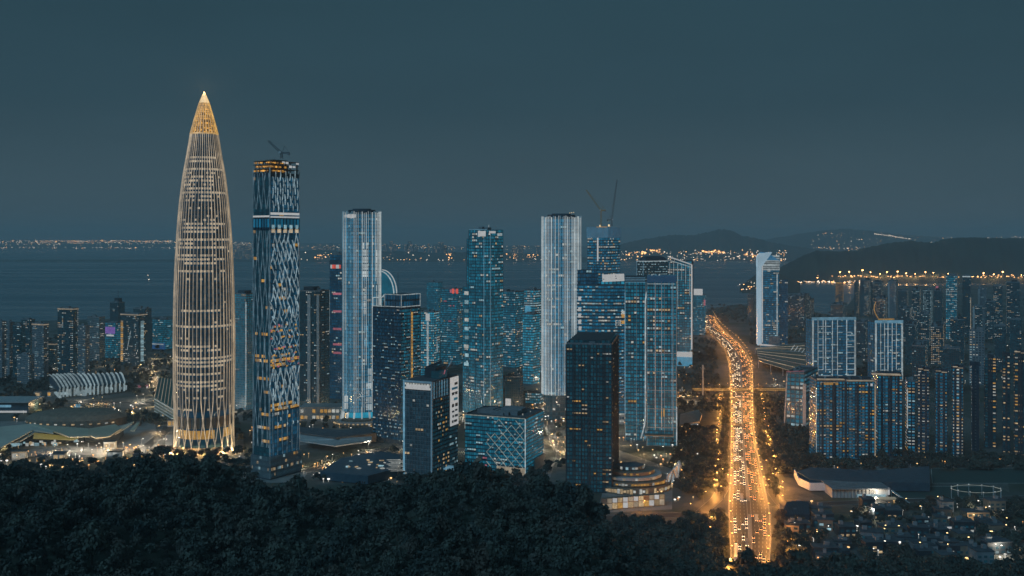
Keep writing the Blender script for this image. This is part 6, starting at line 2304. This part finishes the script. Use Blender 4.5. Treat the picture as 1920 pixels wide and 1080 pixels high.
# cars
M['car_paint'] = matte('car_paint', (.5, .5, .52), (.06, .07, .08), .3, 0.01, 0.2, 0, 1.6)
M['car_glass'] = matte('car_glass', (.02, .025, .03), (.015, .02, .025), .1)
M['tyre'] = matte('tyre_rubber', (.02, .02, .02), (.03, .03, .03), .9)
M['headlight'] = glow('headlight', (12, 9.2, 5.6), 1.0, .8, 1.2)
M['taillight'] = glow('taillight', (13, 5.2, 1.4), 1.0, .7, 1.2)


def car_mesh(bus=False):
    me_parts = []
    L, W, Hh = (11.5, 2.5, 3.1) if bus else (4.5, 1.8, 1.45)
    b = MB()
    if bus:
        b.box((0, 0, 1.75), (L, W, 2.6))
    else:
        prof = [(-2.25, .35), (-2.25, .85), (-1.9, .95), (-1.3, .98), (1.0, .95), (2.1, .80), (2.25, .6), (2.25, .35)]
        b.loft([[(x, -W / 2, z) for x, z in prof], [(x, W / 2, z) for x, z in prof]])
    g = MB()
    if bus:
        g.box((0, 0, 2.2), (L * .96, W + .04, 1.0))
    else:
        a = [(-1.75, .96), (-1.2, 1.42), (.35, 1.45), (1.05, .96)]
        g.loft([[(x, -W / 2 + .1 + (.12 if z > 1 else 0), z) for x, z in a], [(x, W / 2 - .1 - (.12 if z > 1 else 0), z) for x, z in a]])
    wh = MB()
    for x in (-L * .3, L * .3):
        for y in (-W / 2 + .1, W / 2 - .1):
            wh.loft([[(x + .33 * math.cos(k * PI / 4), y - .1, .33 + .33 * math.sin(k * PI / 4)) for k in range(8)], [(x + .33 * math.cos(k * PI / 4), y + .1, .33 + .33 * math.sin(k * PI / 4)) for k in range(8)]])
    hl, tl = MB(), MB()
    for s in (-1, 1):
        hl.box((L / 2 + .02, s * W * .35, .68), (.12, .42, .24))
        tl.box((-L / 2 - .02, s * W * .36, .8), (.12, .42, .22))
    allv, allf, mi = [], [], []
    for q, mb in enumerate((b, g, wh, hl, tl)):
        off = len(allv)
        allv += mb.v; allf += [tuple(i + off for i in f) for f in mb.f]; mi += [q] * len(mb.f)
    me = bpy.data.meshes.new('bus' if bus else 'car')
    me.from_pydata(allv, [], allf)
    for m in ('car_paint', 'car_glass', 'tyre', 'headlight', 'taillight'):
        me.materials.append(M[m])
    me.polygons.foreach_set('material_index', mi)
    return me


cm, bm_ = car_mesh(), car_mesh(True)
spots = []
for lane in range(8):
    f = (.155, .335, .525, .715)[lane % 4] * (1 if lane < 4 else -1)
    y = Ys + R.uniform(5, 30)
    while y < Ye - 6:
        tt = (y - Ys) / (Ye - Ys)
        c, d = smooth(tt)
        n = Vector((d.y, -d.x, 0)); w = road_w(tt)
        if not 832 < y < 872:
            spots.append((y, c + n * w * f, math.atan2(d.y, d.x) + (0 if lane < 4 else PI), lane < 4))
        gap = interp([(700, 17), (1000, 14), (1500, 16), (2000, 24), (2800, 36)], y)
        y += (R.uniform(.35, .7) if R.random() < .72 else R.uniform(1.4, 4.2)) * gap
spots.sort(key=lambda s: s[0])
far_b = {}
for i, (y, p, rz, away) in enumerate(spots):
    if i < 295:
        bus = R.random() < .05
        o = bpy.data.objects.new('bus' if bus else 'car', bm_ if bus else cm)
        COL.objects.link(o)
        o.location = (p.x, p.y, .035); o.rotation_euler = (0, 0, rz)
        if bus:
            tag(o, 'city bus in the traffic, driving away with its tail lights showing' if away else 'city bus in the traffic, coming closer with its headlights on', 'bus', 'buses on the main road')
        else:
            tag(o, 'car in the right lanes of the main road, driving away with its tail lights showing' if away else 'car in the left lanes of the main road, coming closer with its headlights on', 'car', 'cars on the main road')
    else:
        for q, m in enumerate(('car_paint', 'car_glass', 'headlight', 'taillight')):
            mb = far_b.setdefault(m, MB())
            ca, sa = math.cos(rz), math.sin(rz)
            def T(x, yy, z):
                return (p.x + x * ca - yy * sa, p.y + x * sa + yy * ca, z + .035)
            if q == 0:
                mb.box(T(0, 0, .65), (4.4, 1.8, .7), rz)
            elif q == 1:
                mb.box(T(-.3, 0, 1.22), (2.2, 1.6, .44), rz)
            else:
                for s in (-1, 1):
                    mb.box(T(2.24 if q == 2 else -2.24, s * .62, .72), (.12, .42, .26), rz)
root_far = None
for m, mb in far_b.items():
    o = mb.build('distant_traffic' if root_far is None else {'car_glass': 'cabin_glass', 'headlight': 'headlights', 'taillight': 'tail_lights'}[m], m, root_far, 'stuff')
    if root_far is None:
        root_far = o

# trees
def leaf_mat(name, c1, c2):
    m, n, l = nodes_of(name)
    b = n['Principled BSDF']
    b.inputs['Roughness'].default_value = .7
    b.inputs['Specular IOR Level'].default_value = .25
    r, pos = rand_node(n, l)
    v = n.new('ShaderNodeTexVoronoi'); v.inputs['Scale'].default_value = .1; v.voronoi_dimensions = '2D'
    l.new(pos, v.inputs['Vector'])
    sp = n.new('ShaderNodeSeparateColor'); l.new(v.outputs['Color'], sp.inputs[0])
    nz = noise(n, l, pos, .02, 3, .6)
    a = n.new('ShaderNodeMath'); a.operation = 'MULTIPLY_ADD'
    l.new(r, a.inputs[0]); a.inputs[1].default_value = .35; l.new(maprange(n, l, sp.outputs[0], 0, 1, -.1, .65), a.inputs[2])
    m0 = n.new('ShaderNodeMix'); m0.data_type = 'RGBA'
    l.new(a.outputs[0], m0.inputs[0]); m0.inputs[6].default_value = (*c1, 1); m0.inputs[7].default_value = (*c2, 1)
    mx = n.new('ShaderNodeMix'); mx.data_type = 'RGBA'
    k = n.new('ShaderNodeMath'); k.operation = 'MULTIPLY'
    l.new(maprange(n, l, sp.outputs[1], .55, .8, 0, .8), k.inputs[0]); l.new(maprange(n, l, nz, .4, .6, .2, 1), k.inputs[1])
    l.new(k.outputs[0], mx.inputs[0]); l.new(m0.outputs[2], mx.inputs[6]); mx.inputs[7].default_value = (.11, .085, .065, 1)
    l.new(mx.outputs[2], b.inputs['Base Color'])
    return m


M['leaf'] = leaf_mat('leaves', (.028, .040, .038), (.105, .112, .085))
M['bark'] = matte('bark', (.10, .08, .06), (.06, .05, .04), .9, 2)


def crown_quads(rng, nleaf, nl=8, size=.17):
    """unit crown (radius about 1, base at z=0.25): leaf clumps on and inside several lobes"""
    cs = []
    for i in range(nl):
        a = rng.uniform(0, 2 * PI); r = rng.uniform(.1, .62)
        cs.append((r * math.cos(a), r * math.sin(a), rng.uniform(.55, 1.35), rng.uniform(.34, .58)))
    cs.append((0, 0, 1.3, .5))
    q = np.zeros((nleaf, 4, 3), np.float32)
    for k in range(nleaf):
        cx, cy, cz, cr = cs[k % len(cs)]
        d = rng.normal(size=3); d /= np.linalg.norm(d)
        if d[2] < -.3: d[2] *= -.6
        rad = cr * (rng.uniform(.82, 1.1) if rng.random() < .75 else rng.uniform(.3, .8))
        c = np.array([cx, cy, cz]) + d * rad * np.array([1, 1, .85])
        nn = d + rng.normal(size=3) * .55; nn /= np.linalg.norm(nn)
        u = np.cross(nn, rng.normal(size=3)); u /= np.linalg.norm(u)
        v = np.cross(nn, u)
        s = size * rng.uniform(.6, 1.35); s2 = s * rng.uniform(.5, 1.0)
        q[k] = [c - u * s, c - v * s2, c + u * s, c + v * s2]
    return q


def quads_mesh(name, q, mat):
    q = q.reshape(-1, 3)
    n = len(q) // 4
    me = bpy.data.meshes.new(name)
    me.vertices.add(len(q)); me.vertices.foreach_set('co', q.ravel())
    me.loops.add(len(q)); me.loops.foreach_set('vertex_index', np.arange(len(q), dtype=np.int32))
    me.polygons.add(n); me.polygons.foreach_set('loop_start', np.arange(0, len(q), 4, dtype=np.int32))
    me.materials.append(M[mat])
    me.update(calc_edges=True)
    return me


rng = np.random.default_rng(4)
crowns = [quads_mesh('crown', crown_quads(rng, *q), 'leaf') for q in ((1300, 11, .095), (1100, 9, .105), (1100, 7, .105), (900, 6, .105), (700, 8, .10), (1200, 13, .095), (600, 5, .11))]
lows = [crown_quads(rng, *q) for q in ((280, 9, .17), (260, 7, .18), (260, 5, .18), (200, 6, .17), (170, 4, .18), (300, 11, .17))]
tiny = [crown_quads(rng, 60, 5, .36) for _ in range(5)]
trunks = []
for k in range(3):
    mb = MB()
    mb.tube([(0, 0, -.15), (.03, .02, .35), (.0, .05, .9)], .075, 6, .5)
    for a in (0, 2.1, 4.2):
        mb.tube([(0.02, .02, .4), (.25 * math.cos(a + k), .25 * math.sin(a + k), .75), (.42 * math.cos(a + k), .42 * math.sin(a + k), 1.0)], .035, 5, .4)
    me = bpy.data.meshes.new('trunk'); me.from_pydata(mb.v, [], mb.f); me.materials.append(M['bark']); trunks.append(me)


def tree(p, r, h, name, label, group, cat='tree'):
    t = thing(name, label, cat, p, R.uniform(0, 6.28), group)
    t.scale = (r, r, h / 1.85)
    a = bpy.data.objects.new('crown', R.choice(crowns)); COL.objects.link(a); a.parent = t
    b = bpy.data.objects.new('trunk', R.choice(trunks)); COL.objects.link(b); b.parent = t
    return t


cands = []
BIG = {}
Y = 306.0
while Y < 690:
    step = 7.4 if Y < 560 else 9
    half = .56 * Y + 14
    X = -half
    while X < half:
        x, yy = X + R.uniform(-2.4, 2.4), Y + R.uniform(-2.4, 2.4)
        px = 960 + x / yy * F
        z = hz(x, yy)
        if z > .5:
            r = 3.9 * math.exp(R.gauss(0, .28)) * (1.12 if yy > 500 else 1)
            if R.random() > .10:
                cands.append((x, yy, z, min(r, 8)))
        X += step
    Y += step
# a few big crowns that break the ridge line
for px, py, r in ((880, 884, 11), (838, 893, 8), (1010, 902, 8), (1095, 925, 9), (330, 862, 9), (392, 866, 8), (300, 866, 6), (1060, 915, 6), (930, 888, 7), (1120, 950, 7), (215, 872, 6), (560, 903, 6)):
    p = at(px, py + 9, YR - 12)
    BIG[(p.x, p.y)] = {880: 'broad tree topping the ridge left of the net of diamonds, biggest crown', 838: 'round tree on the ridge right of the short tower with the sign board', 1010: 'tree on the ridge below the right end of the diamond net block',
                       1095: 'large tree on the ridge in front of the dark slab tower', 330: 'large tree on the ridge under the left foot of the tallest tower', 392: 'round tree on the ridge under the right foot of the tallest tower', 300: 'ridge tree just left of the foot of the tallest tower',
                       1060: 'ridge tree at the left foot of the dark slab tower', 930: 'ridge tree in front of the middle of the diamond net block', 1120: 'last tree of the ridge before it drops towards the round mall', 215: 'tree poking above the ridge in front of the lower left lights', 560: 'tree on the ridge right of the foot of the wavy net tower'}[px]
    cands.append((p.x, p.y, p.z - r * 1.1, r))
cands.sort(key=lambda c: -c[3] / c[1])
TL = 'leafy tree in the dark wood on the hillside in front'
low_list = []
for i, (x, yy, z, r) in enumerate(cands):
    if i < 300:
        tree((x, yy, z - .3 + R.uniform(-1.6, .6)), r, r * R.uniform(1.7, 2.3), 'forest_tree', BIG.get((x, yy), TL), 'trees of the wood on the hillside')
    else:
        low_list.append((x, yy, z - .3 + R.uniform(-1.5, 1.0), r, r * R.uniform(1.7, 2.3)))


def mass(name, lst, protos):
    out = []
    for x, yy, z, r, h in lst:
        q = protos[R.randrange(len(protos))]
        a = R.uniform(0, 6.28); ca, sa = math.cos(a), math.sin(a)
        m = np.array([[r * ca, r * sa, 0], [-r * sa, r * ca, 0], [0, 0, h / 1.85]], np.float32)
        out.append(q.reshape(-1, 3) @ m + np.array([x, yy, z], np.float32))
    if out:
        o = bpy.data.objects.new(name, quads_mesh(name, np.concatenate(out), 'leaf'))
        COL.objects.link(o)
        o['kind'] = 'stuff'


mass('hillside_wood', low_list, lows)

# roadside trees
n_t = 0
ST = 'leafy street tree beside the main road, lit orange by the lamps'
y = 705.0
while y < 1500:
    tt = (y - Ys) / (Ye - Ys)
    c, d = smooth(tt); n = Vector((d.y, -d.x, 0)); w = road_w(tt)
    if not 815 < y < 885:
        for s in (-1, 1):
            p = c + n * s * (w + R.uniform(4.5, 11))
            r = R.uniform(3.2, 5.2)
            tree((p.x, p.y, 0), r, r * R.uniform(1.9, 2.3), 'street_tree', ST, 'street trees along the main road')
    y += R.uniform(7, 11)

blds = []
for o in list(COL.objects):
    if o.parent is None and o.type == 'EMPTY' and o.get('category') in ('skyscraper', 'building', 'tower', 'apartment block', 'hall', 'house', 'shed', 'kiosk'):
        rad = 0
        for ch in o.children:
            if ch.type == 'MESH' and ch.name.startswith(('wall', 'body', 'roof', 'base', 'podium', 'glass_core', 'tier', 'terrace')):
                for c in ch.bound_box:
                    v = ch.matrix_basis @ Vector(c)
                    rad = max(rad, abs(v.x), abs(v.y))
        blds.append((o.location.x, o.location.y, min(rad * .95 + 3, 60)))
lowt = []
REG = [(0, 330, 846, 902, 260), (330, 480, 846, 905, 130), (225, 330, 772, 800, 60), (0, 120, 745, 775, 60), (60, 330, 680, 745, 190), (0, 110, 700, 745, 90), (1126, 1366, 964, 1100, 620), (1262, 1362, 742, 955, 420),
       (1418, 1512, 742, 945, 420), (1445, 1540, 800, 905, 160), (1460, 1925, 945, 1085, 620), (1490, 1925, 858, 884, 260), (560, 760, 836, 905, 110), (760, 1062, 876, 915, 170), (1325, 1425, 574, 606, 170), (1300, 1345, 608, 735, 150),
       (1405, 1475, 596, 650, 120), (1478, 1600, 590, 640, 150), (1530, 1925, 585, 700, 320), (90, 330, 610, 690, 170), (0, 100, 640, 720, 90), (560, 1060, 700, 830, 150), (1230, 1330, 640, 745, 100), (0, 300, 770, 790, 40), (330, 480, 690, 850, 110)]
for (x0, x1, y0, y1, cnt) in REG:
    for _ in range(cnt):
        p = gp(R.uniform(x0, x1), R.uniform(y0, y1))
        if onroad(p, 5) or any((p.x - bx) ** 2 + (p.y - by) ** 2 < br * br for bx, by, br in blds):
            continue
        bad = False
        for (fine, dirs), w in STREETS:
            for q in fine[::2]:
                if (p.x - q.x) ** 2 + (p.y - q.y) ** 2 < (w + 6) ** 2:
                    bad = True; break
            if bad:
                break
        if bad:
            continue
        r = R.uniform(3.2, 5.6)
        if hz(p.x, p.y) > 3 and p.y < 700:
            continue
        lowt.append((p.x, p.y, -.1, r, r * R.uniform(1.6, 2.1)))
nr = [t for t in lowt if t[1] < 1150]
mass('park_trees', nr, lows)
mass('distant_park_trees', [t for t in lowt if t[1] >= 1150], tiny)

# lights on the far shores, found on the land they stand on
M['far_o'] = glow('far_orange_light', (4.2, 2.0, .7), 1.0, .25, 1.3)
M['far_w'] = glow('far_white_light', (2.9, 2.3, 1.7), 1.0, .25, 1.3)
bvh = {}
dg = bpy.context.evaluated_depsgraph_get()
for nm in ('far_shore', 'mangrove_shore', 'centre_hill', 'distant_hill', 'right_hill', 'headland'):
    o = bpy.data.objects[nm]
    bvh[nm] = BVHTree.FromPolygons([v.co.copy() for v in o.data.vertices], [tuple(p.vertices) for p in o.data.polygons])


def onland(nm, px, py):
    d = Vector(((px - 960) / F, 1, -(py - HY) / F)).normalized()
    h = bvh[nm].ray_cast(CAM, d)
    return h[0]


FL = {'far_o': MB(), 'far_w': MB()}
rr = random.Random(77)


def put(nm, px, py, s, m=None):
    p = onland(nm, px, py)
    if p is None:
        return
    m = m or rr.choice(('far_o', 'far_w', 'far_w'))
    k = p.y / 10000
    FL[m].box((p.x, p.y - 2, p.z + s * k * .6), (s * k * 1.4, s * k, s * k))


for _ in range(260):
    put('far_shore', rr.uniform(-20, 330), rr.gauss(454, 2.2), rr.uniform(3, 8))
for k in range(110):
    put('far_shore', 80 + k * 2.15 + rr.uniform(-.8, .8), 452.4 + rr.uniform(-.8, .8), rr.uniform(3, 6), 'far_o' if k % 3 else 'far_w')
for _ in range(130):
    put('far_shore', rr.uniform(0, 330), rr.choice((rr.gauss(458, 2.5), rr.gauss(465, 1.0), rr.gauss(465, .7))), rr.uniform(3, 7))
for _ in range(70):
    put('far_shore', rr.uniform(436, 480), rr.uniform(454, 468), rr.uniform(2, 6))
for _ in range(210):
    put('far_shore', rr.uniform(560, 1020), rr.uniform(459, 470), rr.uniform(2.5, 7))
for _ in range(70):
    put('mangrove_shore', rr.uniform(560, 1180), rr.gauss(487.5, .7), rr.uniform(2.5, 7))
for _ in range(40):
    put('mangrove_shore', rr.uniform(560, 1180), rr.uniform(474, 487), rr.uniform(2.5, 7))
for c in (598, 618, 840, 900, 960, 1000):
    for _ in range(9):
        put('mangrove_shore', c + rr.gauss(0, 6), rr.uniform(476, 486), rr.uniform(4, 9), 'far_o')
for _ in range(220):
    put('centre_hill', rr.uniform(1165, 1480), rr.choice((rr.gauss(487, 1.5), rr.gauss(480, 4), rr.gauss(474, 2))), rr.uniform(3, 8))
for c, y in ((1185, 478), (1197, 474), (1220, 470), (1232, 473), (1325, 473), (1338, 472), (1352, 474), (1415, 480), (1400, 478)):
    for _ in range(7):
        put('centre_hill', c + rr.gauss(0, 5), y + rr.gauss(0, 1.5), rr.uniform(6, 14), 'far_o')
for _ in range(150):
    put('distant_hill', rr.uniform(1520, 1920), rr.uniform(436, 470), rr.uniform(2, 6))
for k in range(60):
    put('distant_hill', 1640 + k * 1.15, 439 + k * .16 + rr.uniform(-.6, .6), rr.uniform(4, 7), 'far_w')
for k in range(120):
    put('distant_hill', rr.uniform(1770, 1925), rr.gauss(443, 1.8), rr.uniform(3, 6))
for k in range(40):
    put('distant_hill', rr.uniform(1525, 1640), rr.gauss(466, 1.5), rr.uniform(3, 7))
for _ in range(120):
    put('right_hill', rr.uniform(1478, 1640), rr.gauss(529, 1.0), rr.uniform(4, 9))
for k in range(90):
    x = rr.uniform(1530, 1925)
    put('right_hill', x, 519 + rr.gauss(0, 1.2), rr.uniform(4, 9), 'far_o')
for _ in range(30):
    put('headland', rr.uniform(1375, 1425), rr.uniform(526, 544), rr.uniform(4, 9))
for m, mb in FL.items():
    mb.build('shore_lights', m, None, 'stuff')
proto = None
for px, py in ((1575, 519), (1592, 519), (1617, 517), (1632, 518), (1650, 520), (1663, 519), (1683, 519), (1699, 521), (1716, 520), (1735, 518), (1750, 519), (1844, 522), (1863, 523), (1880, 521), (1915, 522), (1778, 521)):
    p = onland('right_hill', px, py)
    if p is None:
        continue
    s = rr.uniform(.7, 1.3)
    if proto is None:
        proto = thing('floodlight_mast', 'orange floodlight mast on the road along the foot of the dark hill', 'floodlight', p, 0, 'floodlight masts below the dark hill')
        mb = MB(); mb.tube([(0, 0, 0), (0, 0, 24)], .8, 5); mb.build('mast', 'steel', proto)
        mb = MB(); mb.box((0, -1, 25), (6, 2, 4)); mb.build('lamp_bank', 'lamp_o', proto)
        ld = bpy.data.lights.new('flood_light', 'POINT'); ld.energy = 70000; ld.color = (1, .52, .2); ld.shadow_soft_size = 3
        lo = bpy.data.objects.new('flood_light', ld); COL.objects.link(lo); lo.parent = proto; lo.location = (0, -6, 24)
    else:
        copy_tree(proto, p, 0, proto['label'], proto['group'], s)

# boats on the bay
for i, (px, py, lab) in enumerate(((278, 518, 'small boat with a white lamp on the left bay, the farther of two'), (280, 526, 'small boat with a white lamp on the left bay, the nearer of two'), (530, 498, 'low boat with warm lamps on the bay beside the wavy net tower'))):
    Y = F * (H + 2.5) / (py - HY)
    t = thing('boat', lab, 'boat', ((px - 960) / F * Y, Y, -2.5), .3)
    mb = MB(); hp = [(-9, 0), (-8, -2.4), (4, -2.6), (9.5, 0), (4, 2.6), (-8, 2.4)]
    mb.loft([[(x * .85, yv * .8, -.4) for x, yv in hp], [(x, yv, 2) for x, yv in hp]]); mb.build('hull', 'w_dark', t)
    ubox('cabin', 'w_white', t, (-2, 0, 3.3), (6, 3.4, 2.6))
    ubox('lamp', 'far_w', t, (-2, 0, 6.4), (4.5, 2.5, 3.4)); bar('mast', 'steel', t, (-2, 0, 4.5), (-2, 0, 9), .2)
